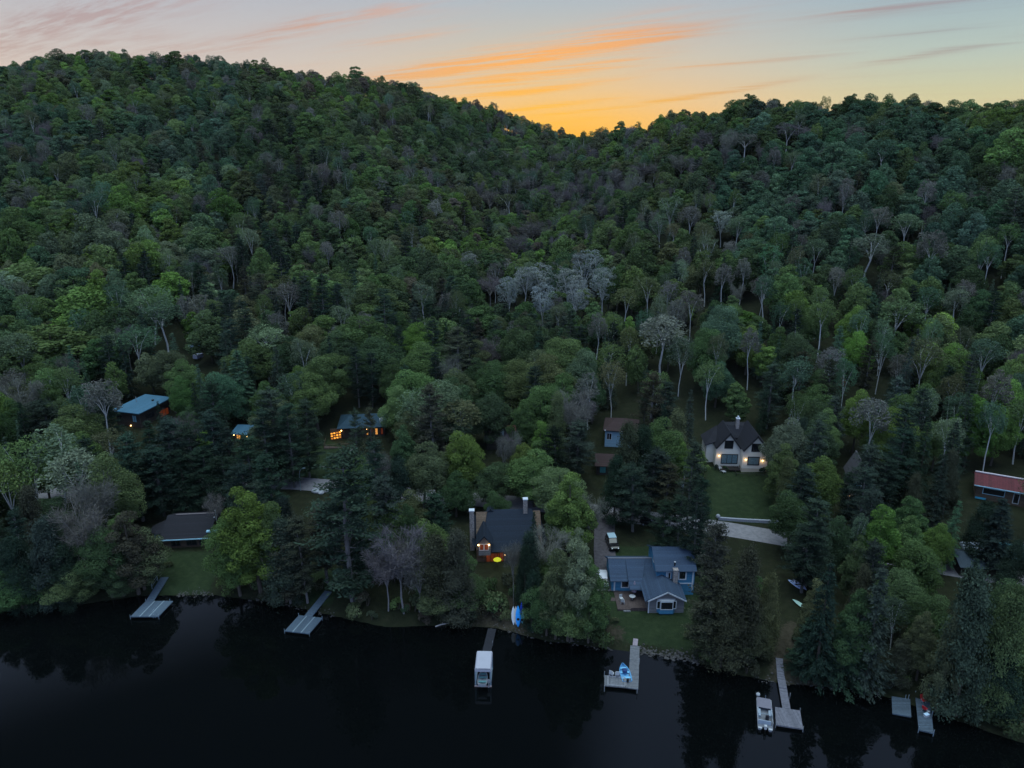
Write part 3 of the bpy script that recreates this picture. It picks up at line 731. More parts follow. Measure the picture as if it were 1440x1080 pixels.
def lit_house():
    r = house_at('steep_roofed_house', 704, 792, .05, 'house with steep charcoal roof, two stone chimneys and warmly lit dormer and patio', .3)
    X = lambda px: (px - 704) / 8.2
    zb = -1.0
    b = MB(); gable_x(b, .6, 6.4, 11.0, zb, 2.7, 6.9, 3.4, X(670), X(764), WALL_BROWN); b.build('wall', r)
    b = MB()
    b.slab((X(676), .0, 2.5), (X(762), .0, 2.5), (X(752), 6.4, 7.3), (X(688), 6.4, 7.3), .2, ROOF_DARK)
    b.slab((X(688), 6.402, 7.3), (X(752), 6.402, 7.3), (X(768), 11.6, 3.2), (X(664), 11.6, 3.2), .2, ROOF_DARK)
    b.slab((X(664), 11.6, 3.2), (X(664), 2.0, 3.0), (X(676), 0, 2.5), (X(688), 6.4, 7.3), .2, ROOF_DARK)
    b.slab((X(762), 0, 2.5), (X(772), 3, 2.9), (X(768), 11.6, 3.2), (X(752), 6.4, 7.3), .2, ROOF_DARK)
    b.slab((X(686), 6.0, 7.0), (X(691), 6.0, 7.6), (X(691), 7.6, 7.6), (X(686), 7.6, 7.0), .2, ROOF_DARK); b.slab((X(691), 6.0, 7.6), (X(697), 6.0, 7.0), (X(697), 7.6, 7.0), (X(691), 7.6, 7.6), .2, ROOF_DARK)
    b.build('roof', r)
    b = MB(); gable_y(b, X(673), X(681), X(690), 2.0, 4.6, 5.7, -.2, 4.5, SIDING_GREY); dm = b.build('dormer', r)
    b = MB(); roof_y(b, X(670), X(681), X(693), 4.35, 6.0, -.7, 4.8, ROOF_DARK); b.build('dormer_roof', r)
    window(r, X(677.5), 3.1, .6, 1.05, -.2, TRIM_W, GLASS_RED); window(r, X(684), 3.1, .6, 1.05, -.2, TRIM_W, GLASS_RED)
    wall_lamp(r, X(672.8), -.2, 4.1, 9); wall_lamp(r, X(687.8), -.2, 4.1, 16); wall_lamp(r, X(685), .6, 1.75, 5); wall_lamp(r, X(710.5), .6, 1.6, 5)
    window(r, X(693), .2, 2.2, 1.7, .6, TRIM_D, GLASS_RED, 3); window(r, X(704), .2, 1.0, 1.8, .6, TRIM_D, GLASS_RED, 1)
    for x, y, zt, w in ((X(664), 4.5, 8.2, .8), (X(742), 6.0, 9.4, .75)):
        b = MB(); b.box(x - w / 2, x + w / 2, y - w / 2, y + w / 2, zb, zt, WALL_STONE); b.box(x - w / 2 - .08, x + w / 2 + .08, y - w / 2 - .08, y + w / 2 + .08, zt, zt + .16, TRIM_W); b.build('chimney', r)
    b = MB(); b.box(X(676), X(722), -4.5, .595, zb, -.02, WALL_STONE); b.build('patio', r)
    foot(r, X(660), X(772), -4.5, 11.6)
    u = thing('patio_umbrella', r.matrix_basis @ Vector((X(699), -1.6, -.018)), 0, 'yellow patio umbrella glowing from a lamp beneath it', 'umbrella')
    b = MB(); b.tube([(0, 0, 0), (0, 0, 2.45)], .03, TRIM_D, 6); b.build('pole', u)
    ym = mat('yellow canvas', (.50, .48, .02), .8, .05, 3, emit=(.85, .72, .02), es=.16)  # canvas emits faintly by itself, standing in for lamp light through it
    b = MB(); n = 8; rr = .72
    vs = [(0, 0, 2.5)] + [(rr * math.cos(2 * math.pi * i / n), rr * math.sin(2 * math.pi * i / n), 2.02) for i in range(n)] + [(0, 0, 2.46)] + [(rr * math.cos(2 * math.pi * i / n), rr * math.sin(2 * math.pi * i / n), 1.95) for i in range(n)]
    b.add(vs, [(0, 1 + i, 1 + (i + 1) % n) for i in range(n)] + [(n + 1, n + 2 + (i + 1) % n, n + 2 + i) for i in range(n)] + [(1 + i, n + 2 + i, n + 2 + (i + 1) % n, 1 + (i + 1) % n) for i in range(n)], ym)
    b.build('canopy', u)
    b = MB(); b.ball((0.1, -.1, 1.75), .12, BULB); b.build('lamp', u)
    d = bpy.data.lights.new('umbrella glow', 'POINT'); d.energy = 6; d.color = (1, .72, .25); d.shadow_soft_size = .2; o = bpy.data.objects.new('umbrella_glow', d); COL.objects.link(o); o.parent = u; o.location = (.1, -.35, 1.5)
    LANDMARKS.append(('the house with lit dormer', 712, 750))

def cottage():
    r = house_at('lake_cottage', 258, 774, .10, 'low brown cottage with wide dark roof, glazed porch and front steps', .2)
    X = lambda px: (px - 258) / 8.0
    zb = -1.2
    b = MB(); gable_x(b, 1.0, 5.6, 10.2, zb, 2.5, 4.2, 2.5, X(228), X(294), WALL_BROWN); b.build('wall', r)
    b = MB(); roof_x(b, X(226), X(296), .2, 5.6, 10.8, 2.35, 4.45, 2.35, ROOF_BROWN); b.box(X(238), X(296), 5.4, 5.8, 4.42, 4.56, mat('cottage ridge', (.10, .09, .10), .8, .2, 5)); b.build('roof', r)
    b = MB(); b.box(X(226), X(296), .10, .196, 2.18, 2.36, TRIM_B); b.build('gutter', r)
    b = MB(); ct = (X(222), 4.6); pts = [(ct[0] + 2.0 * math.cos(a), ct[1] + 2.0 * math.sin(a)) for a in np.radians(np.arange(22.5, 382, 45))]
    b.prism(pts, 'z', zb, 2.5, WALL_DARK); b.build('porch', r)
    b = MB(); ap = (ct[0] + .6, ct[1] + .3, 4.0); P2 = [(ct[0] + 2.5 * math.cos(a), ct[1] + 2.5 * math.sin(a), 2.5) for a in np.radians(np.arange(22.5, 382, 45))]
    b.add(P2 + [ap] + [(p[0], p[1], 2.4) for p in P2], [(i, (i + 1) % 8, 8) for i in range(8)] + [(i, i + 9, (i + 1) % 8 + 9, (i + 1) % 8) for i in range(8)] + [tuple(range(16, 8, -1))], ROOF_BROWN); b.build('porch_roof', r)
    for k in (-1.05, -.1, .85): window(r, ct[0] + k * .75, .55, .55, 1.6, ct[1] - 1.86, TRIM_B, GLASS, 1, fw=.1)
    for x, w in ((X(246), 1.4), (X(268), 1.6), (X(284), 1.2)): window(r, x, .7, w, 1.2, 1.0, TRIM_D, GLASS, 2)
    b = MB(); b.box(X(234), X(258), -2.2, .99, -.9, -.15, WOOD_BLUE); b.box(X(258) + .003, X(280), -1.2, .99, -.9, -.2, WOOD_BLUE); b.build('deck', r)
    b = MB()
    for i in range(6): b.box(X(257), X(273), -1.2 - .4 * (i + 1), -1.203 - .4 * i, -2.2, -.35 - .17 * i, WOOD_GREY)
    b.build('stairs', r)
    b = MB(); b.tube([(X(295), 5.2, 4.0), (X(295), 5.2, 5.0)], .1, ALU, 6); b.ball((X(295), 5.2, 5.1), .2, PLASTIC_W, 8, 5); b.ball((X(295), 4.4, 4.2), .16, PLASTIC_W, 8, 5); b.build('roof_vent', r)
    b = MB(); b.box(X(290), X(304), .9, 1.5, 3.05, 3.25, TRIM_B); b.build('side_gutter', r)
    foot(r, X(206), X(300), -2.5, 10.5)
    p = ground(197, 728); u = thing('patio_umbrella', p, 0, 'open teal patio umbrella behind the brown lake cottage', 'umbrella')
    b = MB(); b.tube([(0, 0, 0), (0, 0, 2.4)], .03, ALU, 6); b.build('pole', u)
    tm = mat('teal canvas', (.01, .20, .20), .8, .1, 3); n = 8; rr = .62
    b = MB(); vs = [(0, 0, 2.5)] + [(rr * math.cos(2 * math.pi * i / n), rr * math.sin(2 * math.pi * i / n), 2.2) for i in range(n)] + [(0, 0, 2.44)] + [(rr * math.cos(2 * math.pi * i / n), rr * math.sin(2 * math.pi * i / n), 2.1) for i in range(n)]
    b.add(vs, [(0, 1 + i, 1 + (i + 1) % n) for i in range(n)] + [(n + 1, n + 2 + (i + 1) % n, n + 2 + i) for i in range(n)] + [(1 + i, n + 2 + i, n + 2 + (i + 1) % n, 1 + (i + 1) % n) for i in range(n)], tm); b.build('canopy', u)
    LANDMARKS.append(('the brown lake cottage', 256, 748))

def modern_house():
    zr = 11.4; gz = ground(196, 606).z; base = gp(196, 586, zr)
    zr = gz + 4.3
    c = [gp(155, 577, zr), gp(195, 582, zr), gp(243, 561, zr), gp(206, 556.5, zr)]
    o = (c[0] + c[1]) / 2; ex = (c[1] - c[0]).normalized(); yaw = math.atan2(ex.y, ex.x)
    r = thing('flat_roofed_house', Vector((o.x, o.y, gz)), yaw, 'dark modern house with tilted steel blue roof among pines', 'house')
    L = [Euler((0, 0, -yaw)).to_matrix() @ (q - Vector((o.x, o.y, gz))) for q in c]
    w = L[1].x - L[0].x; dpt = (L[3].y + L[2].y) / 2; x0, x1 = L[0].x, L[1].x
    b = MB(); b.slab((x0, 0, 4.3), (x1, 0, 4.3), (x1, dpt, 4.75), (x0, dpt, 4.75), .22, ROOF_STEEL); rf = b.build('roof', r)
    b = MB(); b.tube([(x0 + 2, dpt * .55, 4.5), (x0 + 2, dpt * .55, 5.9)], .09, STEEL, 6); b.build('flue', rf)
    b = MB(); b.tube([((x0 + x1) / 2 + 1.2, dpt * .7, 4.5), ((x0 + x1) / 2 + 1.2, dpt * .7, 4.95)], .3, TRIM_D, 8); b.build('skylight', rf)
    b = MB(); b.box(x0 + .7, x1 - .7, .8, dpt - .6, -2.5, 4.05, WALL_DARK); b.build('wall', r)
    window(r, x1 - 2.3, 1.7, 1.1, 1.6, .8, TRIM_D, mat('sky blue window', (.16, .34, .44), .2, .2, 3), 2)
    window(r, x0 + 1.8, 1.8, 1.4, 1.2, .8, TRIM_D, GLASS, 2)
    window(r, dpt * .75, .6, 3.0, 1.8, x1 - .7, TRIM_D, GLASS_RED, 3, side='x+'); window(r, dpt * .35, 1.8, 2.6, 1.2, x1 - .7, TRIM_D, GLASS, 3, side='x+')
    wall_lamp(r, x1 - 3.6, .8, .6, 5); wall_lamp(r, x1 - 1.0, .8, -.5, 5)
    FOOT.append((min(q.x for q in c), max(q.x for q in c), min(q.y for q in c), max(q.y for q in c)))
    LANDMARKS.append(('the steel blue roofed house', 198, 572))
    p = ground(340, 622)
    s = thing('lit_cabin', p, -.1, 'small cabin with blue roof and amber lamps among dark pines', 'cabin')
    pbox('wall', s, -1.9, 1.9, 0, 3, -1, 2.4, WALL_DARK); b = MB(); b.slab((-2.2, -.9, 2.35), (2.2, -.9, 2.35), (2.2, 3.4, 3.1), (-2.2, 3.4, 3.1), .16, ROOF_STEEL); b.build('roof', s)
    window(s, -.6, .6, .9, 1.3, 0, TRIM_D, GLASS_LIT, 2); window(s, .9, .6, .7, 1.3, 0, TRIM_D, GLASS_RED, 1)
    for x, z in ((-1.6, 1.8), (.25, 2.0), (1.6, 1.5)): wall_lamp(s, x, 0, z, 3)
    foot(s, -2.2, 2.2, -1, 3.2); LANDMARKS.append(('the small amber lit cabin', 340, 600))

def terrace_house():
    r = house_at('terrace_house', 505, 618, .12, 'dark blue roofed house with a glowing amber window grid over its terrace', .2)
    X = lambda px: (px - 505) / 6.2
    b = MB(); b.box(X(481), X(542), 1.0, 9.0, -1.5, 3.1, WALL_DARK); b.build('wall', r)
    b = MB(); e = [(X(474), .2, 3.0), (X(546), .2, 3.0), (X(546), 9.8, 3.0), (X(474), 9.8, 3.0)]; k0, k1 = (X(492), 5, 4.6), (X(530), 5, 4.6)
    RB = mat('night blue shingle', (.014, .036, .055), .8, .3, 7, stripe=('z', 7, .2))
    b.slab(e[0], e[1], k1, k0, .18, RB); b.slab(e[2], e[3], k0, k1, .18, RB); b.slab(e[3], e[0], k0, (k0[0] + .01, k0[1] + .01, k0[2]), .18, RB); b.slab(e[1], e[2], k1, (k1[0] + .01, k1[1] - .01, k1[2]), .18, RB); b.build('roof', r)
    b = MB(); b.box(X(535), X(540), 1.6, 2.6, 3.3, 4.5, TRIM_W); b.build('chimney', r)
    for x, w, g in ((X(517), .35, GLASS_LIT), (X(524), .7, GLASS_RED), (X(530), .55, GLASS_LIT), (X(538), .45, GLASS_RED)): window(r, x, .9, w, 1.5, 1.0, TRIM_D, g, 1)
    b = MB(); b.box(X(457), X(500), -3.4, .995, -1.6, -.3, WOOD_DECK); b.build('terrace', r)
    rail(r, [(X(457), .8), (X(457), -3.3), (X(499), -3.3)], -.3, .6, WALL_BROWN)
    g = MB(); x0, x1, y = X(464), X(480), .3; m0 = mat('glowing paper lattice', (.5, .3, .08), .5, .15, 2, emit=(1.0, .36, .03), es=1.5); m1 = mat('dimmer paper lattice', (.4, .2, .05), .5, .15, 2, emit=(1.0, .30, .02), es=.55)
    for i in range(4):
        for j in range(3):
            g.box(x0 + (x1 - x0) * (i + .16) / 4, x0 + (x1 - x0) * (i + .80) / 4, y + .15 * (3 - i), y + .15 * (3 - i) + .05, .1 + .62 * (j + .2) + .16 * i, .1 + .62 * (j + .72) + .16 * i, m1 if (i + 2 * j) % 3 == 0 else m0)
    f = MB(); f.box(x0, x1, y + .55, y + .66, -.3, 2.8, WALL_BROWN); fr = f.build('lattice_screen', r); g.build('pane', fr)
    for px in (480, 516.5): wall_lamp(r, X(px), 1.0, 2.2, 3)
    d = bpy.data.lights.new('terrace glow', 'POINT'); d.energy = 10; d.color = (1, .5, .12); d.shadow_soft_size = .4; o = bpy.data.objects.new('terrace_glow', d); COL.objects.link(o); o.parent = r; o.location = (X(472), -1.0, 1.3)
    foot(r, X(457), X(546), -3.4, 9.5)
    LANDMARKS.append(('the glowing amber grid house', 505, 596))

def back_houses():
    r = house_at('hip_roofed_house', 870, 629, -.18, 'pale blue walled house with rust coloured hip roof behind dark cedars', .2)
    X = lambda px: (px - 870) / 6.3
    b = MB(); b.box(X(850), X(894), 0, 7, -1, 4.4, WALL_WHITE); b.build('wall', r)
    b = MB(); e = [(X(847), -.6, 4.3), (X(897), -.6, 4.3), (X(897), 7.6, 4.3), (X(847), 7.6, 4.3)]; k0, k1 = (X(864), 3.4, 6.0), (X(880), 3.4, 6.0)
    b.slab(e[0], e[1], k1, k0, .18, ROOF_RUST); b.slab(e[2], e[3], k0, k1, .18, ROOF_RUST); b.slab(e[3], e[0], k0, (k0[0] + .01, k0[1] + .01, k0[2]), .18, ROOF_RUST); b.slab(e[1], e[2], k1, (k1[0] + .01, k1[1] - .01, k1[2]), .18, ROOF_RUST); b.build('roof', r)
    window(r, X(856), 2.0, .95, 1.4, 0, TRIM_W, GLASS, 2); window(r, X(890), 2.0, .9, 1.4, 0, TRIM_W, GLASS, 1)
    b = MB(); b.ball((X(874), -.7, 4.2), .2, PLASTIC_W); b.ball((X(850), -.65, 4.3), .18, PLASTIC_W); b.build('eave_light', r)
    foot(r, X(847), X(897), -1, 7.5)
    p = ground(856, 668); s = thing('garage', p, -.1, 'low brown roofed garage with a teal window among dark cedars', 'garage')
    gm = MB(); gable_x(gm, 0, 2.6, 5.2, -1, 2.3, 3.6, 2.3, -2.6, 3.4, WALL_DARK); gm.build('wall', s)
    b = MB(); roof_x(b, -3, 3.8, -.5, 2.6, 5.7, 2.15, 3.75, 2.15, ROOF_RUST); b.build('roof', s); window(s, -1.3, .5, 1.2, 1.4, 0, TRIM_D, mat('teal window', (.05, .2, .22), .2, .3, 2), 1)
    foot(s, -3, 3.8, -.6, 5.5)
    LANDMARKS.append(('the rust roofed blue house', 870, 612))
    # long red roof at the frame's edge
    p = ground(1370, 700); r = thing('red_roofed_house', p, -.48, 'long house with red metal roof and blue trimmed eaves', 'house')
    b = MB(); gable_x(b, 0, 2.6, 5.2, -1.5, 3.1, 4.2, 3.1, 0, 19, WALL_BROWN); b.build('wall', r)
    b = MB(); roof_x(b, -.5, 19.5, -.6, 2.6, 5.8, 2.95, 4.45, 2.95, ROOF_RED); rf = b.build('roof', r)
    b = MB(); b.box(-.4, 19.4, 2.4, 2.8, 4.43, 4.6, mat('ridge flashing', (.42, .38, .42), .6, .3, 3)); b.build('ridge', rf)
    b = MB(); b.box(-.5, 19.5, -.70, -.603, 2.78, 2.96, TRIM_B); b.build('gutter', r)
    window(r, 2.9, 1.3, 3.4, 1.1, 0, TRIM_B, GLASS, 1); window(r, 6.6, .4, .8, 1.9, 0, TRIM_W, GLASS, 1); window(r, 9.2, 1.2, 1.1, 1.1, 0, TRIM_B, GLASS, 1); window(r, 12.6, 1.2, 1.4, 1.1, 0, TRIM_B, GLASS, 2)
    b = MB(); b.box(.1, 1.9, -.06, -.003, -1.4, .35, mat('blue tarp', (.05, .30, .45), .5, .1, 2)); b.box(2.0, 4.6, -.8, -.003, -.5, -.3, TRIM_B); b.build('lower_panel', r)
    foot(r, -.5, 19, -1, 8); LANDMARKS.append(('the red roofed house', 1400, 678))
    # grey gable with the lamp beneath
    p = ground(1203, 700); r = thing('grey_gabled_cottage', p, -.25, 'small cottage with pointed grey gable and a lamp under its eave', 'cottage')
    b = MB(); gable_y(b, -1.5, 0, 1.5, -1.5, 4.4, 7.6, 0, 5, SIDING_GREY); b.build('wall', r); b = MB(); roof_y(b, -1.9, 0, 1.9, 3.9, 7.9, -.5, 5.4, mat('grey shingle', (.06, .06, .07), .85, .3, 8, stripe=('z', 7, .2))); b.build('roof', r)
    window(r, -.1, 2.4, 1.5, .9, 0, TRIM_W, mat('sky blue window', (.16, .34, .44), .2, .2, 3), 2); wall_lamp(r, -1.2, 0, .3, 6); foot(r, -2.7, 2.7, -.5, 6.5)
    LANDMARKS.append(('the small grey gabled cottage', 1203, 672))
    # low roofs at the far end of the shore
    p = ground(1378, 812); r = thing('boathouse', p, -.12, 'low dark roofed boathouse below the stone steps', 'boathouse')
    b = MB(); gable_x(b, 0, 2.6, 5.2, -1, 2.0, 3.0, 2.0, -3.2, 2.8, WALL_DARK); b.build('wall', r); b = MB(); roof_x(b, -3.6, 3.2, -.5, 2.6, 5.7, 1.9, 3.15, 1.9, mat('blue black roof', (.03, .045, .06), .8, .3, 5)); b.build('roof', r); foot(r, -3.6, 3.2, -.5, 5.5)
    p = ground(1378, 784); r = thing('stone_stairs', p, -.1, 'wide blue-grey stone stairs above the dark boathouse', 'stairs')
    for i in range(6): pbox('step', r, -1.8, 1.8, i * .6, i * .6 + .597, -1, .1 + .17 * i, mat('blue grey stone', (.19, .23, .27), .9, .3, 4))
    foot(r, -1.8, 1.8, 0, 3.6)
    p = ground(1436, 806); r = thing('boat_shed', p, -.3, 'shed with flat teal roof behind the cedars', 'shed')
    pbox('wall', r, -2.4, 3, .3, 4, -1, 2.2, WALL_DARK); b = MB(); b.slab((-2.8, 0, 2.3), (3.4, 0, 2.3), (3.4, 4.4, 3.0), (-2.8, 4.4, 3.0), .14, ROOF_TEAL); b.build('roof', r); foot(r, -2.8, 3.4, 0, 4.4)
    LANDMARKS.append(('the dark boathouse', 1375, 795))
    # half hidden cabins
    p = ground(703, 632); r = thing('hidden_cabin', p, .05, 'half hidden cabin with dark plum roof and pale chimney', 'cabin')
    gm = MB(); gable_x(gm, 0, 2.8, 5.6, -1, 2.4, 3.9, 2.4, -3, 3, WALL_DARK); gm.build('wall', r); b = MB(); roof_x(b, -3.5, 3.5, -.5, 2.8, 6.1, 2.25, 4.1, 2.25, mat('plum shingle', (.05, .04, .055), .8, .3, 8)); b.build('roof', r)
    b = MB(); b.box(.2, .95, .9, 1.5, 2.6, 4.5, mat('pale chimney render', (.42, .52, .56), .8, .15, 4)); b.tube([(.55, 1.2, 4.5), (.55, 1.2, 5.0)], .14, WALL_BROWN, 6); b.build('chimney', r); foot(r, -3.5, 3.5, -.5, 6)
    b = MB(); LANDMARKS.append(('the plum roofed cabin', 703, 616))
    p = ground(722, 618); r = thing('back_cabin', p, 0, 'small cabin with faded red roof above the plum roofed cabin', 'cabin')
    pbox('wall', r, -1.6, 1.6, 0, 3, -1, 2.2, WALL_DARK); b = MB(); roof_x(b, -2, 2, -.4, 1.5, 3.4, 2.1, 2.9, 2.1, mat('faded red roof', (.14, .06, .05), .8, .3, 4)); b.build('roof', r); foot(r, -2, 2, 0, 3)
    p = ground(522, 778); r = thing('shore_cabin', p, 0, 'brown cabin with a tall pale chimney, half hidden by shore trees', 'cabin')
    gm = MB(); gable_x(gm, 0, 2.6, 5.2, -1, 2.3, 3.6, 2.3, -4.2, 2.2, WALL_BROWN); gm.build('wall', r); b = MB(); roof_x(b, -4.6, 2.6, -.5, 2.6, 5.7, 2.15, 3.8, 2.15, ROOF_BROWN); b.build('roof', r)
    b = MB(); b.box(2.25, 3.0, 1.2, 1.9, -1, 7.6, mat('pale flaking chimney', (.20, .26, .28), .9, .8, 2)); b.box(2.15, 3.1, 1.1, 2.0, 7.6, 7.75, TRIM_W); b.build('chimney', r)
    window(r, -2.2, .6, 1.0, 1.2, 0, TRIM_W, GLASS, 2); pbox('door', r, -.6, .3, -.05, -.003, -.2, 1.8, mat('pale door', (.30, .42, .48), .6, .1, 3)); foot(r, -4.6, 3.1, -.5, 5.5)
    LANDMARKS.append(('the tall chimneyed brown cabin', 530, 750))
    p = ground(1182, 545); r = thing('hill_hut', p, .3, 'small hut with brick red gable hidden on the slope', 'hut')
    gm = MB(); gable_y(gm, -1.3, 0, 1.3, -1, 2.2, 3.2, 0, 3.5, mat('brick red boards', (.15, .05, .035), .8, .3, 3)); gm.build('wall', r); b = MB(); roof_y(b, -1.7, 0, 1.7, 2.0, 3.4, -.3, 3.8, ROOF_DARK); b.build('roof', r); foot(r, -1.7, 1.7, 0, 3.5)
# ------------------------------------------------------------------ docks, boats, cars and small things
def deck_box(name, root, a, c, w, z, m, th=.16, off=0.0, z2=None):
    """planked deck from a to c (world points, centre line), its own local x along the line"""
    d = Vector((c.x - a.x, c.y - a.y, 0)); L = d.length; yaw = math.atan2(d.y, d.x)
    b = MB(); b.box(0, L, -w / 2 + off, w / 2 + off, -th, 0, m); o = b.build(name, root)
    inv = Euler((0, 0, -root.rotation_euler.z)).to_matrix()
    p = inv @ (Vector((a.x, a.y, z)) - root.location); o.location = p; o.rotation_euler = (0, -math.atan2((z if z2 is None else z2) - z, L), yaw - root.rotation_euler.z)
    return o
def posts(root, pts, top, m=STEEL, r=.05):
    inv = Euler((0, 0, -root.rotation_euler.z)).to_matrix()
    for q in pts:
        p = inv @ (Vector((q.x, q.y, 0)) - root.location); b = MB(); b.tube([(p.x, p.y, -1.2 - root.location.z), (p.x, p.y, top - root.location.z)], r, m, 6); b.build('post', root)

def docks():
    z = .5
    # pale blue docks with panelled platforms
    for (pl, wk0, wk1, label, ww) in ((((183, 867), (223, 867), (239, 845), (205, 845)), (210, 846), (232, 813), 'pale blue dock with three-panel platform and a handrail by the brown cottage lawn', 1.25),
                                  (((400, 887), (435, 891), (453, 869), (420, 865)), (432, 868), (462, 833), 'pale blue dock with three-panel platform below the tall pine', 1.25)):
        c = [gp(*q, z) for q in pl]; ctr = sum(c, Vector()) / 4; e = c[1] - c[0]; e2 = c[3] - c[0]; n = Vector((-e.y, e.x, 0)).normalized()
        r = thing('panelled_dock', Vector((ctr.x, ctr.y, z)), 0, label, 'dock', 'pale blue docks with panelled platforms')
        ux = e.normalized(); L = e.length; uy = e2.normalized(); D = e2.length
        # platform in three panels, each a skewed slab matching the dock's own outline
        for i in range(3):
            a = c[0] + ux * (L * (i + .02) / 3); q = [a, a + ux * L * .96 / 3, a + ux * L * .96 / 3 + uy * D, a + uy * D]
            b = MB(); q = [p - r.location for p in q]; b.hexa([(p.x, p.y, -.16) for p in q] + [(p.x, p.y, 0) for p in q], WOOD_BLUE); b.build('panel', r)
        b = MB()
        for i in (1, 2):
            a = c[0] + ux * (L * i / 3) - r.location; w = .09
            q = [a - ux * w, a + ux * w, a + ux * w + uy * D, a - ux * w + uy * D]; b.hexa([(p.x, p.y, -.14) for p in q] + [(p.x, p.y, .04) for p in q], ALU)
        b.build('strip', r)
        e3 = ground(*wk1); deck_box('walkway', r, gp(*wk0, z), e3, ww, z + .01, WOOD_BLUE, z2=e3.z + .22)
        posts(r, c, z + .35, ALU, .045)
        if pl[0][0] < 300:
            s = ground(wk1[0] - 10, wk1[1] + 4); d = (gp(wk0[0], wk0[1], z) - gp(wk1[0], wk1[1], z)).normalized(); s = s - r.location; b = MB()
            b.tube([s, s + Vector((0, 0, .95)), s + d * 2.4 + Vector((0, 0, .95)), s + d * 2.4], .045, ALU, 5); b.tube([s + Vector((0, 0, .5)), s + d * 2.4 + Vector((0, 0, .5))], .035, ALU, 5); b.build('handrail', r)
            q = c[1] - r.location - ux * .9 + uy * .3; b = MB()
            for k in (-.2, .2): b.tube([q + ux * k + Vector((0, 0, -.6)), q + ux * k + Vector((0, 0, .75)), q + ux * k + uy * .5 + Vector((0, 0, .75))], .03, ALU, 5)
            for k in range(3): b.tube([q - ux * .2 + Vector((0, 0, -.4 + .3 * k)), q + ux * .2 + Vector((0, 0, -.4 + .3 * k))], .025, ALU, 4)
            b.build('ladder', r)
    # dark walkway to the canopy lift
    a, c = gp(692, 884, .4), gp(682, 926, .4); r = thing('dark_walkway', a, 0, 'black plank walkway leading to the white canopied boat lift', 'dock'); deck_box('deck', r, a, c, 1.25, .4, WOOD_BLACK); posts(r, [a.lerp(c, .5) + Vector((.6, 0, 0)), c + Vector((.6, 0, 0)), c - Vector((.6, 0, 0))], .8, STEEL, .04)
    # boat lift with canopy
    f0, f1 = gp(669, 964, .1), gp(690, 964, .1); r = thing('boat_lift', Vector(((f0.x + f1.x) / 2, f0.y, .0)), -.03, 'boat lift with flat white canopy at the end of the black walkway', 'boat lift')
    W, D, Ht = 1.12, 3.4, 2.75
    b = MB(); b.prism([(-W, Ht - .35), (-W, Ht), (-W * .9, Ht + .22), (W * .9, Ht + .22), (W, Ht), (W, Ht - .35), (W - .03, Ht - .35), (W - .03, Ht - .02), (W * .88, Ht + .18), (-W * .88, Ht + .18), (-W + .03, Ht - .02), (-W + .03, Ht - .35)], 'y', -.1, D + .1, TARP)
    b.box(-W + .031, W - .031, -.13, -.1, Ht - .3, Ht + .1, TARP); b.build('canopy', r)
    for x in (-1, 1):
        for y in (0, D): pbox('leg', r, x * (W - .1) - .11, x * (W - .1) + .11, y - .06, y + .06, -1, Ht - .36, ALU)
        pbox('side_beam', r, x * (W - .1) - .08, x * (W - .1) + .08, .062, D - .062, .25, .4, ALU)
    pbox('cross_beam', r, -W - .05, W + .05, -.2, -.062, .02, .16, mat('rusty steel', (.25, .2, .2), .8, .3, 3))
    b = MB(); b.tube([(W - .35, -.22, -.2), (W - .35, -.22, 1.3)], .09, STEEL, 6); b.tube([(W - .35, -.35, 1.1), (W - .35, -.3, 1.1)], .3, STEEL, 10); b.build('winch', r)
    boat('lift_boat', r.location + Vector((-.05, .35, .75)), math.pi / 2 - .03, 2.9, 1.35, 'small white runabout hanging under the white lift canopy', mat('hull dimmed for shade', (.20, .22, .24), .5, .1, 3), mat('teal bench', (.08, .19, .20), .6, .1, 3), False)  # hull colour darkened to imitate the shade under the canopy
    # L-shaped dock
    r = thing('plank_dock', gp(887, 955, z), 0, 'L-shaped dock of weathered planks with chairs below the blue house', 'dock'); a, c = gp(893, 908, z), gp(890.5, 968, z); deck_box('walkway', r, a, c, 1.35, z, WOOD_GREY)
    p0, p1 = gp(850, 956.5, z), gp(883.5, 959.5, z); deck_box('platform', r, p0, p1, 2.05, z - .003, WOOD_GREY); a2 = ground(894, 899); deck_box('gangplank', r, gp(893, 908, z), a2, .7, z + .05, z2=a2.z + .2, m= mat('pinkish planks', (.22, .19, .21), .85, .2, 3))
    posts(r, [gp(850, 968, z), gp(850, 948, z), gp(896, 971, z), gp(886, 930, z), gp(899, 930, z)], z + .45, STEEL, .05)
    b = MB()
    for q in (gp(856, 952, z), gp(880, 963, z)): pass
    inv = lambda q: q - r.location
    s0, s1 = inv(gp(855, 963, z)), inv(gp(879, 965, z)); s2, s3 = inv(gp(879, 953, z)), inv(gp(855, 951, z)); w = .07
    for u, v in ((s0, s1), (s1, s2), (s2, s3), (s3, s0)): b.tube([u + Vector((0, 0, .04)), v + Vector((0, 0, .04))], .07, mat('pale rail wood', (.22, .23, .25), .8, .2, 4), 4)
    b.build('edge_rail', r)
    for k, (px, py, lb) in enumerate(((860, 950, 'white dock chair at the tip of the L-shaped dock'), (868, 951, 'white dock chair nearest the moored blue rowboat'))):
        c = thing('dock_chair', gp(px, py, z + .002), 2.6 + .5 * k, lb, 'chair', 'chairs on the L-shaped dock'); pbox('seat', c, -.28, .28, -.28, .28, .36, .42, PLASTIC_W); pbox('backrest', c, -.28, .28, .24, .3, .422, 1.0, PLASTIC_W)
        for sx in (-1, 1):
            for sy in (-1, 1): pbox('leg', c, sx * .25 - .03, sx * .25 + .03, sy * .22 - .03, sy * .22 + .03, 0, .358, PLASTIC_W)
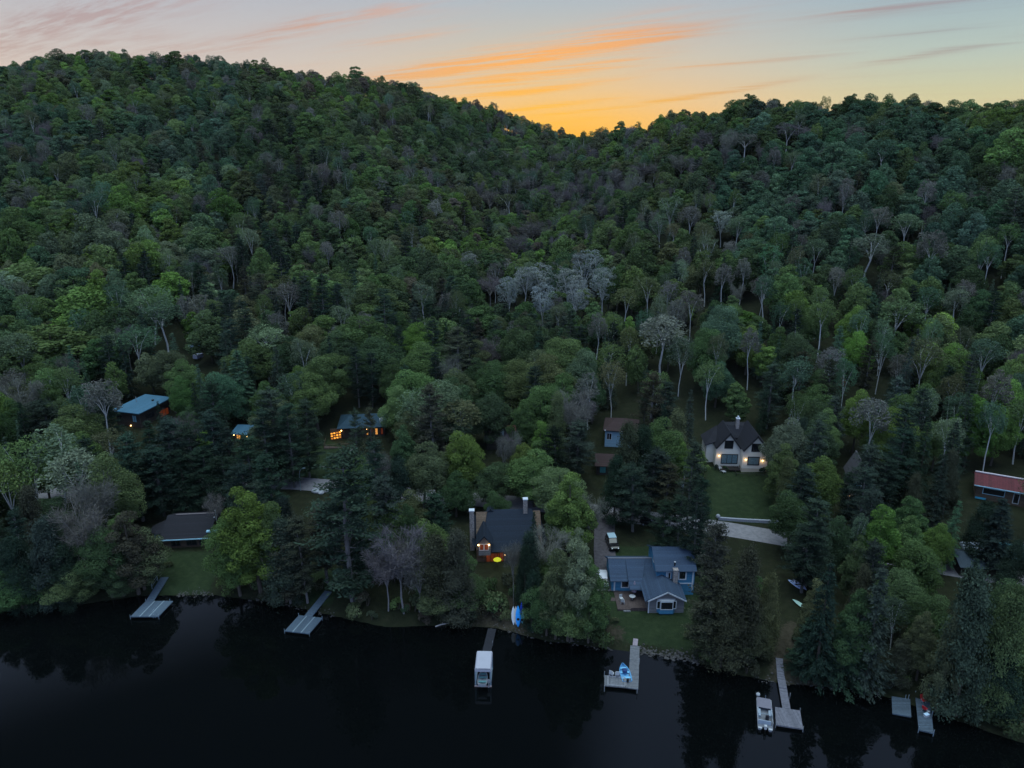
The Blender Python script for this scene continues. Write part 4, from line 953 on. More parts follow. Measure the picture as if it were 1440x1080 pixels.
    boat('rowboat', gp(878.5, 949, .12), math.pi / 2 + .05, 3.6, 1.5, 'blue motor rowboat moored inside the L-shaped dock', mat('boat blue', (.10, .28, .48), .5, .1, 3), mat('boat bench blue', (.16, .42, .62), .5, .1, 3), True)
    # dock with the pontoon boat
    r = thing('plank_dock', gp(1105, 985, z), 0, 'T-shaped dock of mauve-grey planks beside the pontoon boat', 'dock'); WM = mat('mauve planks', (.115, .117, .14), .85, .28, 3, stripe=('x', 6.5, .35))
    pts = [(1095.5, 927), (1098, 950), (1101, 967), (1106, 996)]
    e3 = ground(1095.5, 927); deck_box('walkway', r, gp(1098, 950, z + .1), e3, .95, z + .1, WM, z2=e3.z + .2)
    for i, (u, v) in enumerate(zip(pts[1:-1], pts[2:])): deck_box('walkway', r, gp(*u, z + .1 * (1 - i)), gp(*v, z + .1 * (1 - i)), 1.02, z + .1 * (1 - i), WM)
    c = [gp(1090, 994, z), gp(1125, 999, z), gp(1129.5, 1025, z), gp(1091, 1019, z)]; L = [p - r.location for p in c]; b = MB(); b.hexa([(p.x, p.y, -.2) for p in reversed(L)] + [(p.x, p.y, -.004) for p in reversed(L)], WM); b.build('platform', r)
    posts(r, [c[1], c[2], c[3], gp(1111, 978, z)], z + .4, STEEL, .045)
    pontoon_boat()
    # raft and the last dock
    c = [gp(1254, 979, .35), gp(1280, 983, .35), gp(1281.5, 1008, .35), gp(1255, 1003, .35)]; ctr = sum(c, Vector()) / 4; r = thing('swim_raft', ctr, 0, 'square floating raft of grey-blue planks beside the narrow dock', 'raft')
    WB = mat('grey blue planks', (.06, .085, .11), .85, .25, 3, stripe=('y', 5, .35)); L = [p - ctr for p in c]
    b = MB(); b.hexa([(p.x, p.y, -.18) for p in reversed(L)] + [(p.x, p.y, 0) for p in reversed(L)], WB); b.build('deck', r)
    b = MB()
    for k in (.2, .5, .8): u = L[3].lerp(L[0], k); v = L[2].lerp(L[1], k); b.tube([(u.x, u.y, -.35), (v.x, v.y, -.35)], .2, BLACK, 8)
    b.build('float', r)
    b = MB(); q = L[1] + Vector((-.6, .1, 0)); b.tube([q + Vector((0, 0, -.2)), q + Vector((0, 0, .6))], .04, ALU, 5); b.tube([q + Vector((.4, 0, -.2)), q + Vector((.4, 0, .6))], .04, ALU, 5); b.build('ladder', r)
    c = [gp(1287, 976, z), gp(1307, 976, z), gp(1313, 1031, z), gp(1292, 1026, z)]; ctr = sum(c, Vector()) / 4; r = thing('plank_dock', ctr, 0, 'narrow dock of grey-blue planks cluttered with red and white gear', 'dock'); L = [p - ctr for p in c]
    b = MB(); b.hexa([(p.x, p.y, -.18) for p in reversed(L)] + [(p.x, p.y, 0) for p in reversed(L)], WB); b.build('deck', r); posts(r, [c[0], c[1], c[2], c[3], gp(1311, 1004, z)], z + .5, ALU, .05)
    red = mat('red plastic', (.42, .02, .025), .5, .15, 4)
    for px, py, a, lb in ((1298, 988, .4, 'red folding chair nearest the shore on the cluttered narrow dock'), (1300, 1000, 2.2, 'dark red folding chair beside the white cooler')):
        c_ = thing('folding_chair', gp(px, py, z + .002), a, lb, 'chair', 'red chairs on the narrow dock'); pbox('seat', c_, -.25, .25, -.25, .25, .4, .45, red); b = MB(); b.slab((-.25, .22, .46), (.25, .22, .46), (.25, .4, 1.0), (-.25, .4, 1.0), .04, red); b.build('backrest', c_)
        b = MB()
        for s in (-1, 1): b.tube([(s * .24, -.25, 0), (s * .24, .22, .6)], .025, STEEL, 4); b.tube([(s * .24, .25, 0), (s * .24, -.22, .4)], .025, STEEL, 4)
        b.build('frame', c_)
    for px, py, w, lb in ((1302.5, 1007.5, .3, 'white cooler box with lid on the narrow dock'),):
        k = thing('cooler_box', gp(px, py, z + .002), .3, lb, 'cooler'); pbox('body', k, -w, w, -.2, .2, 0, .32, PLASTIC_W, .02); pbox('lid', k, -w - .02, w + .02, -.22, .22, .322, .4, mat('pale blue lid', (.45, .62, .75), .5, .05, 3), .02)
    k = thing('bucket', gp(1305, 1003, z + .002), 0, 'small pale bucket next to the white cooler', 'bucket'); b = MB(); b.tube([(0, 0, 0), (0, 0, .34)], [.13, .17], PLASTIC_W, 10); b.build('body', k); b = MB(); b.tube([(-.17, 0, .33), (-.12, 0, .46), (.12, 0, .46), (.17, 0, .33)], .012, STEEL, 4); b.build('handle', k)
    k = thing('boat_ramp_rail', gp(1309, 975, z), .2, 'short pale handrail by the shore end of the narrow dock', 'handrail'); b = MB(); b.tube([(0, -.9, -.4), (0, -.9, .7), (0, .9, .9), (0, .9, -.2)], .06, ALU, 5); b.tube([(0, -.9, .2), (0, .9, .4)], .05, ALU, 5); b.build('rail', k)
    k = thing('mooring_buoy', gp(1066, 977, .15), 0, 'round white mooring buoy beside the pontoon boat', 'buoy'); b = MB(); b.ball((0, 0, .05), .28, PLASTIC_W, 10, 8); b.build('float', k); b = MB(); b.tube([(0, 0, .3), (0, 0, .45)], .04, STEEL, 5); b.build('ring', k)
    for a in (('the cottage dock', 212, 845), ('the dock below the tall pine', 430, 868), ('the white canopied boat lift', 680, 930), ('the L-shaped plank dock', 885, 945), ('the pontoon boat dock', 1100, 980), ('the narrow cluttered dock', 1300, 1000)): LANDMARKS.append(a)

def hull(L, W, D, m, th=.05):
    """open boat hull, bow towards +x"""
    b = MB(); n = 9; rows = []
    for i in range(n):
        t = i / (n - 1); x = -L / 2 + L * t; w = W / 2 * (1 - max(0, (t - .45) / .55) ** 2.2) * (.9 + .1 * min(1, t * 4)); w = max(w, .03); sh = .12 * max(0, t - .4) ** 2 * 3
        rows.append([(x, -w, D + sh), (x, -w * .82, D * .35), (x, 0, 0 + sh * .6), (x, w * .82, D * .35), (x, w, D + sh)])
    inn = [[(p[0] * .97, p[1] * .88, p[2] + (.08 if j in (1, 2, 3) else .002)) for j, p in enumerate(r)] for r in rows]
    vs = [p for r in rows for p in r] + [p for r in inn for p in r]; k = n * 5; fs = []
    for i in range(n - 1):
        for j in range(4): q = i * 5 + j; fs.append((q, q + 1, q + 6, q + 5)); fs.append((k + q, k + q + 5, k + q + 6, k + q + 1))
        for j in (0, 4): q = i * 5 + j; fs.append((q, q + 5, k + q + 5, k + q) if j == 0 else (q, k + q, k + q + 5, q + 5))
    for j in range(4): fs.append((j, k + j, k + j + 1, j + 1)); q = (n - 1) * 5 + j; fs.append((q, q + 1, k + q + 1, k + q))
    fs.append((0, 1, 2, 3, 4)[::-1]); b.add(vs, fs, m)
    return b

def boat(name, loc, yaw, L, W, label, hm, bm, motor):
    r = thing(name, loc, yaw, label, 'boat'); hull(L, W, .5, hm).build('hull', r)
    for x in (-L * .28, 0.05, L * .25): pbox('bench', r, x - .16, x + .16, -W * .40 * (1 if x < .3 else .75), W * .40 * (1 if x < .3 else .75), .36, .42, bm)
    if motor:
        b = MB(); b.box(-L / 2 - .28, -L / 2 - .02, -.13, .13, .55, .95, BLACK); b.tube([(-L / 2 - .18, 0, -.4), (-L / 2 - .18, 0, .55)], .06, BLACK, 6); b.build('outboard_motor', r)
        b = MB(); b.box(-.15, .45, -.3, .3, .43, .75, mat('navy cover', (.02, .04, .12), .7, .2, 3)); b.build('console', r)
    return r

def pontoon_boat():
    c = [gp(1062.5, 984, .7), gp(1085, 986, .7), gp(1089, 1023, .7), gp(1064, 1023, .7)]; ctr = sum(c, Vector()) / 4
    ea, eb = gp(1076.5, 1026, .4), gp(1073.5, 984, .4); r = thing('pontoon_boat', Vector((ctr.x, ctr.y, .3)), math.atan2(eb.y - ea.y, eb.x - ea.x) - math.pi / 2, 'pontoon boat with mauve-grey bow cover moored beside the dock', 'boat'); W, L = 1.18, 3.0
    for s in (-1, 1):
        b = MB(); b.tube([(s * .8, -L, -.1), (s * .8, L - .5, -.1), (s * .8, L + .1, .05)], [.3, .3, .1], STEEL, 10); b.build('pontoon', r)
    pbox('deck', r, -W, W, -L, L, .22, .32, mat('boat deck', (.12, .13, .15), .8, .2, 4)); wm = PLASTIC_W; pm = mat('pale vinyl', (.24, .29, .35), .6, .1, 4)
    b = MB(); b.box(-W, -W + .06, -L + .5, L, .32, .92, wm); b.box(W - .06, W, -L + .5, L, .32, .92, wm); b.box(-W + .06, W - .06, L - .06, L, .32, .92, wm); b.build('fence', r)
    b = MB(); b.slab((-W - .03, .75, .98), (W + .03, .75, .98), (W * .85, L + .05, 1.05), (-W * .95, L + .05, 1.05), .08, mat('mauve grey cover', (.14, .135, .165), .8, .08, 2)); b.build('bow_cover', r)
    for x0, x1, y0, y1 in ((-W + .07, -W + .55, -.9, .7), (W - .55, W - .07, -.6, .7), (-W + .07, W - .3, -2.4, -1.9)):
        q = MB(); q.box(x0, x1, y0, y1, .322, .72, pm); s = q.build('seat', r); e = MB()
        if x1 - x0 < .6: xx = x0 if x0 < 0 else x1 - .12; e.box(xx, xx + .12, y0, y1, .722, 1.02, pm)
        else: e.box(x0, x1, y0, y0 + .12, .722, 1.02, pm)
        e.build('backrest', s)
    q = MB(); q.box(.1, .6, -1.3, -.8, .322, 1.1, mat('dark console', (.03, .03, .04), .5, .1, 3)); cs = q.build('console', r); q = MB(); q.tube([(.35, -1.34, 1.0), (.35, -1.38, 1.02)], .17, BLACK, 10); q.build('steering_wheel', cs)
    q = MB(); q.tube([(-W + .1, -1.6, .9), (-W + .1, -1.4, 1.5), (W - .1, -1.4, 1.5), (W - .1, -1.6, .9)], .04, ALU, 5); q.build('tow_arch', r)
    q = MB(); q.box(-.2, .2, -L - .5, -L - .02, .3, .85, PLASTIC_W); q.tube([(0, -L - .3, -.5), (0, -L - .3, .3)], .07, BLACK, 6); q.build('outboard_motor', r)
    for s in (-1, 1): pbox('swim_step', r, s * .8 - .3, s * .8 + .3, -L - .35, -L - .003, .2, .3, PLASTIC_W)
    q = MB(); q.tube([(.2, L - .1, 1.06), (.2, L - .1, 1.75)], .03, ALU, 5); q.build('light_pole', r); r.scale = (.78, .76, .85)

def kayak(px, py, yaw, L, W, label, col, lean=0, lift=0, standing=False, group=None, name='kayak'):
    p = ground(px, py); r = thing(name, p + Vector((0, 0, lift)), yaw, label, name, group); m = mat(name + ' ' + label[:14], col, .5, .08, 3)
    b = MB(); n = 11; rows = []
    for i in range(n):
        t = i / (n - 1); x = -L / 2 + L * t; w = max(.012, W / 2 * (1 - abs(2 * t - 1) ** 2.4)); h = .30 * (w / (W / 2)) ** .5 if name == 'kayak' else .14
        rows.append([(x, 0, .0), (x, w * .8, h * .3), (x, w, h * .7), (x, w * .5, h), (x, -w * .5, h), (x, -w, h * .7), (x, -w * .8, h * .3)])
    vs = [q for rr in rows for q in rr]; k = 7
    b.add(vs, [(i * k + j, i * k + (j + 1) % k, (i + 1) * k + (j + 1) % k, (i + 1) * k + j) for i in range(n - 1) for j in range(k)] + [tuple(range(k))[::-1], tuple(range((n - 1) * k, n * k))], m); hl = b.build('hull', r)
    if name == 'kayak': b = MB(); b.tube([(-.35, 0, .285), (-.35, 0, .32)], [.22, .2], BLACK, 10); b.build('cockpit', r)
    else: b = MB(); b.box(-L * .42, -L * .36, -.01, .01, -.12, .0, BLACK); b.build('fin', r)
    if standing: r.rotation_euler = (RAD(90) if False else 0, RAD(-72), yaw); r.location.z += L * .46
    return r

def small_things():
    # boards and kayaks propped at the water's edge
    z = math.pi / 2
    kayak(722, 876, 1.62, 2.9, .62, 'white paddleboard propped outermost beside the cream one', (.50, .55, .60), standing=True, name='paddleboard', group='boards and kayaks propped at the shore')
    kayak(725.5, 876, 1.60, 2.9, .60, 'cream paddleboard propped upright behind the bright blue kayak', (.46, .44, .40), standing=True, name='paddleboard', group='boards and kayaks propped at the shore')
    kayak(728.5, 879, 1.58, 3.3, .78, 'bright blue kayak propped upright at the shore', (.02, .28, .75), standing=True, group='boards and kayaks propped at the shore')
    kayak(733.5, 872, 1.5, 3.3, .55, 'deep navy blue kayak standing tallest of those propped', (.01, .04, .35), standing=True, group='boards and kayaks propped at the shore')
    kayak(735, 875, 1.4, 2.0, .5, 'small teal kayak propped lowest beside the bright blue kayak', (.10, .32, .38), standing=True, group='boards and kayaks propped at the shore')
    kayak(1117.5, 824, 1.95, 3.2, .8, 'pale blue kayak of the side by side pair on the bank', (.36, .46, .70), lift=.15, group='kayaks on the bank')
    kayak(1124, 824, 1.95, 3.2, .8, 'pale lilac kayak of the side by side pair on the bank', (.40, .44, .66), lift=.15, group='kayaks on the bank')
    kayak(1125.5, 853, 1.95, 3.6, .8, 'mint green kayak lying alone below the pale pair', (.30, .46, .40), lift=.15, group='kayaks on the bank')
    LANDMARKS.append(('the propped blue kayak', 728, 862)); LANDMARKS.append(('the pale kayaks', 1121, 830))
    # driftwood log
    p = gp(622, 879, .1); t = thing('driftwood_log', p, .35, 'pale driftwood log lying in the shallows', 'log'); b = MB(); b.tube([(-1.1, 0, 0), (-.2, .06, .1), (1.1, 0, .12)], [.10, .12, .05], mat('driftwood', (.33, .31, .29), .9, .3, 3), 7); b.build('trunk', t); b = MB(); b.tube([(-.1, .06, .1), (.25, .4, .3)], [.05, .02], mat('driftwood', (.33, .31, .29)), 5); b.build('branch', t)
    # street lamp beside the road
    p = ground(423, 690); t = thing('street_lamp', p, 0, 'curved pale street lamp standing beside the gravel road', 'street lamp'); b = MB(); b.tube([(0, 0, -.2), (0, 0, 3.4), (.12, 0, 4.3), (.5, 0, 4.9), (.95, 0, 5.1)], [.09, .075, .07, .06, .05], ALU, 7); b.build('pole', t); b = MB(); b.box(.8, 1.35, -.13, .13, 5.02, 5.16, ALU); b.build('lamp_head', t)
    # retaining wall before the cream house lawn
    a, c = ground(1010, 731), ground(1098, 736); m_ = mat('pale retaining stone', (.24, .26, .30), .9, .25, 5); d = c - a; t = thing('retaining_wall', a, math.atan2(d.y, d.x), 'long low pale stone retaining wall between lawn and gravel road', 'wall'); L = d.length
    n = 14
    b = MB()
    for i in range(n): zz = h1(*(a.lerp(c, (i + .5) / n)).xy) - a.z; b.box(L * i / n + .012, L * (i + 1) / n - .012, -.2, .2, zz - .6, zz + .55, m_)
    b.build('stone_course', t); b = MB(); b.ball((-.1, 0, .75), .42, m_, 10, 7); b.build('end_ball', t)
    # utility pole with transformer
    p = ground(957, 735); t = thing('utility_pole', p, 0, 'utility pole with pale transformer among dark pines', 'utility pole'); b = MB(); b.tube([(0, 0, -.5), (0, 0, 9.6)], [.15, .1], BARK_GREY, 8); b.build('pole', t); b = MB(); b.box(-1.0, 1.0, -.06, .06, 9.0, 9.14, WALL_BROWN); b.build('crossarm', t); b = MB(); b.tube([(-.3, -.25, 7.6), (-.3, -.25, 8.5)], .24, mat('transformer grey', (.42, .48, .55), .6, .08, 3), 10); b.build('transformer', t)
    # boulders edging the road near the lamp
    for i, (px, py, s) in enumerate(((446, 692, .9), (452, 694, .6), (461, 691, .5))):
        p = ground(px, py); t = thing('boulder', p, i * 1.3, ('large pale boulder at the roadside beside the street lamp', 'medium pale boulder next to the largest roadside one', 'small pale boulder farthest from the street lamp')[i], 'boulder', 'boulders beside the street lamp'); b = MB(); g = random.Random(i); b.ball((0, 0, s * .3), s, mat('pale boulder', (.26, .28, .31), .9, .25, 2), 9, 7, (1.3, .9, .6)); 
        b.v = [(x * (1 + g.uniform(-.12, .12)), y * (1 + g.uniform(-.12, .12)), zq * (1 + g.uniform(-.1, .1))) for x, y, zq in b.v]; b.build('boulder_stone', t)
    cars()

def car(px, py, yaw, label, col, L=4.5, W=1.85, Ht=1.65, name='parked_car', glow=None, roofcol=None):
    p = ground(px, py); r = thing(name, p + Vector((0, 0, .16)), yaw, label, 'car'); m = mat('car paint ' + label[:18], col, .25, .03, 2, spec=.6); h = L / 2
    def loft(secs, mm, nm):
        """secs: (x, half width bottom, half width top, z0, z1)"""
        b = MB(); vs = []
        for x, wb, wt, z0, z1 in secs: vs += [(x, -wb, z0), (x, wb, z0), (x, wb, (z0 + z1) / 2), (x, wt, z1), (x, -wt, z1), (x, -wb, (z0 + z1) / 2)]
        n = len(secs); fs = [(i * 6 + j, i * 6 + (j + 1) % 6, (i + 1) * 6 + (j + 1) % 6, (i + 1) * 6 + j) for i in range(n - 1) for j in range(6)] + [tuple(range(5, -1, -1)), tuple(range((n - 1) * 6, n * 6))]
        b.add(vs, fs, mm); return b.build(nm, r, bevel=.04)
    w = W / 2
    loft([(-h, w * .86, w * .80, .35, .82), (-h + .25, w, w * .92, .25, .95), (-.5, w, w * .94, .22, .98), (.9, w, w * .92, .22, .95), (h - .3, w * .95, w * .86, .25, .86), (h, w * .82, w * .74, .32, .68)], m, 'body')
    loft([(-h + .22, w * .84, w * .70, .955, 1.25), (-h + .75, w * .88, w * .74, .955, Ht - .06), (.05, w * .88, w * .74, .955, Ht - .06), (.95, w * .84, w * .6, .955, 1.02)], GLASS, 'window_glass')
    b = MB(); b.box(-h + .62, .18, -w * .75, w * .75, Ht - .055, Ht, mat('roof ' + label[:12], roofcol or col, .3, .03, 2)); b.build('car_roof', r, bevel=.02)
    for x in (-h + .85, h - .9):
        for s in (-1, 1):
            b = MB(); b.tube([(x, s * (w - .2), .17), (x, s * (w + .02), .17)], .33, BLACK, 14); wl = b.build('wheel', r); b = MB(); b.tube([(x, s * (w + .021), .17), (x, s * (w + .035), .17)], .19, STEEL, 10); b.build('rim', wl)
    for s in (-1, 1):
        b = MB(); b.ball((h - .06, s * w * .62, .62), .16, mat('headlight lens', (.75, .78, .80), .15, 0, 2), 8, 5, (.6, 1, .6)); b.build('headlight', r)
    return r

def cars():
    car(861, 768, -math.pi / 2 + .1, 'black sport utility car with pale rear roof, parked on the driveway', (.008, .008, .010), roofcol=(.30, .42, .48))
    car(847, 818, math.pi / 2 - .05, 'white car half hidden by leafy trees at the driveway end', (.42, .44, .48), Ht=1.5)
    car(276, 489, math.pi, 'white car parked in the clearing up the valley', (.32, .44, .47), Ht=1.55)
    car(289, 491, math.pi + .15, 'dark car parked beside the white one up the valley', (.02, .02, .025), Ht=1.5)
    # vehicle with amber light half hidden on the road
    k = car(917, 740, -.62, 'dark pickup half hidden by pines on the gravel road, one amber lamp lit', (.014, .015, .018), Ht=1.7)
    b = MB(); b.ball((2.28, -.5, .62), .15, mat('amber lamp', (.9, .6, .1), .4, 0, 2, emit=(1, .6, .08), es=2.0)); b.build('amber_lamp', k)
    p = ground(276, 458); t = thing('storage_shed', p, .1, 'small pale blue shed at the top of the valley clearing', 'shed'); pbox('wall', t, -1.1, 1.1, 0, 2, -.3, 1.9, mat('shed blue', (.09, .22, .28), .8, .1, 3)); b = MB(); b.slab((-1.3, -.3, 1.95), (1.3, -.3, 1.95), (1.3, 2.3, 2.5), (-1.3, 2.3, 2.5), .1, mat('shed roof blue', (.18, .36, .42), .6, .1, 3)); b.build('roof', t); foot(t, -1.3, 1.3, -.3, 2.3)
    p = ground(279, 505); t = thing('utility_trailer', p, 1.3, 'mauve covered utility trailer below the parked cars up the valley', 'trailer'); pbox('box', t, -1.3, 1.3, -.75, .75, .4, 1.5, mat('trailer mauve', (.24, .26, .36), .7, .1, 3), .04)
    for s in (-1, 1): b = MB(); b.tube([(0, s * .78, .3), (0, s * .95, .3)], .3, BLACK, 12); b.build('wheel', t)
    b = MB(); b.tube([(1.3, 0, .45), (2.3, 0, .45)], .05, STEEL, 5); b.build('tow_bar', t); foot(t, -1.3, 1.3, -1, 1)
    LANDMARKS.append(('the cars parked up the valley', 280, 482)); LANDMARKS.append(('the black car on the driveway', 861, 757)); LANDMARKS.append(('the curved street lamp', 424, 672))
    LANDMARKS.extend([('the silvery poplar stand', 785, 400), ('the notch in the ridge', 800, 210), ('the rounded hilltop', 150, 110), ('the wooded ridge facing the hilltop', 1230, 170), ('the dark hollow of conifers', 390, 330)])
# ------------------------------------------------------------------ trees: the ones the photo shows plainly, then the rest of the wood
CLEAR = [(1284, 1312, 972, 1032, 88), (446, 468, 832, 860, 110), (288, 300, 722, 760, 128), (862, 987, 768, 868, 112), (662, 768, 704, 742, 124), (670, 714, 742, 792, 124), (993, 1082, 585, 668, 150), (214, 296, 720, 782, 129), (154, 244, 556, 594, 168), (328, 352, 584, 612, 165),
         (458, 548, 570, 622, 164), (847, 882, 588, 626, 162), (838, 864, 628, 666, 153), (1364, 1442, 655, 704, 140), (1404, 1442, 640, 700, 139), (1370, 1404, 656, 700, 141), (1190, 1216, 643, 716, 145),
         (998, 1098, 736, 762, 128), (1006, 1100, 716, 734, 130), (996, 1086, 664, 738, 132), (842, 876, 726, 832, 112), (212, 298, 780, 836, 117), (420, 472, 616, 654, 150),
         (417, 431, 654, 692, 137), (404, 462, 684, 702, 138), (717, 740, 846, 882, 104), (862, 962, 862, 912, 100), (1110, 1132, 815, 868, 106),
         (256, 300, 440, 512, 200), (1358, 1398, 762, 808, 122), (1412, 1442, 786, 810, 120), (537, 553, 706, 778, 125), (684, 722, 602, 626, 158), (1096, 1130, 920, 1000, 84),
         (880, 905, 896, 960, 90), (200, 236, 806, 850, 112), (440, 470, 828, 870, 108), (676, 702, 876, 925, 98), (945, 966, 655, 700, 135), (900, 940, 722, 746, 126), (190, 204, 718, 732, 132),
         (1280, 1310, 972, 1032, 83), (1250, 1284, 974, 1010, 83), (485, 535, 750, 780, 126), (1010, 1030, 655, 672, 150), (390, 440, 695, 720, 134)]
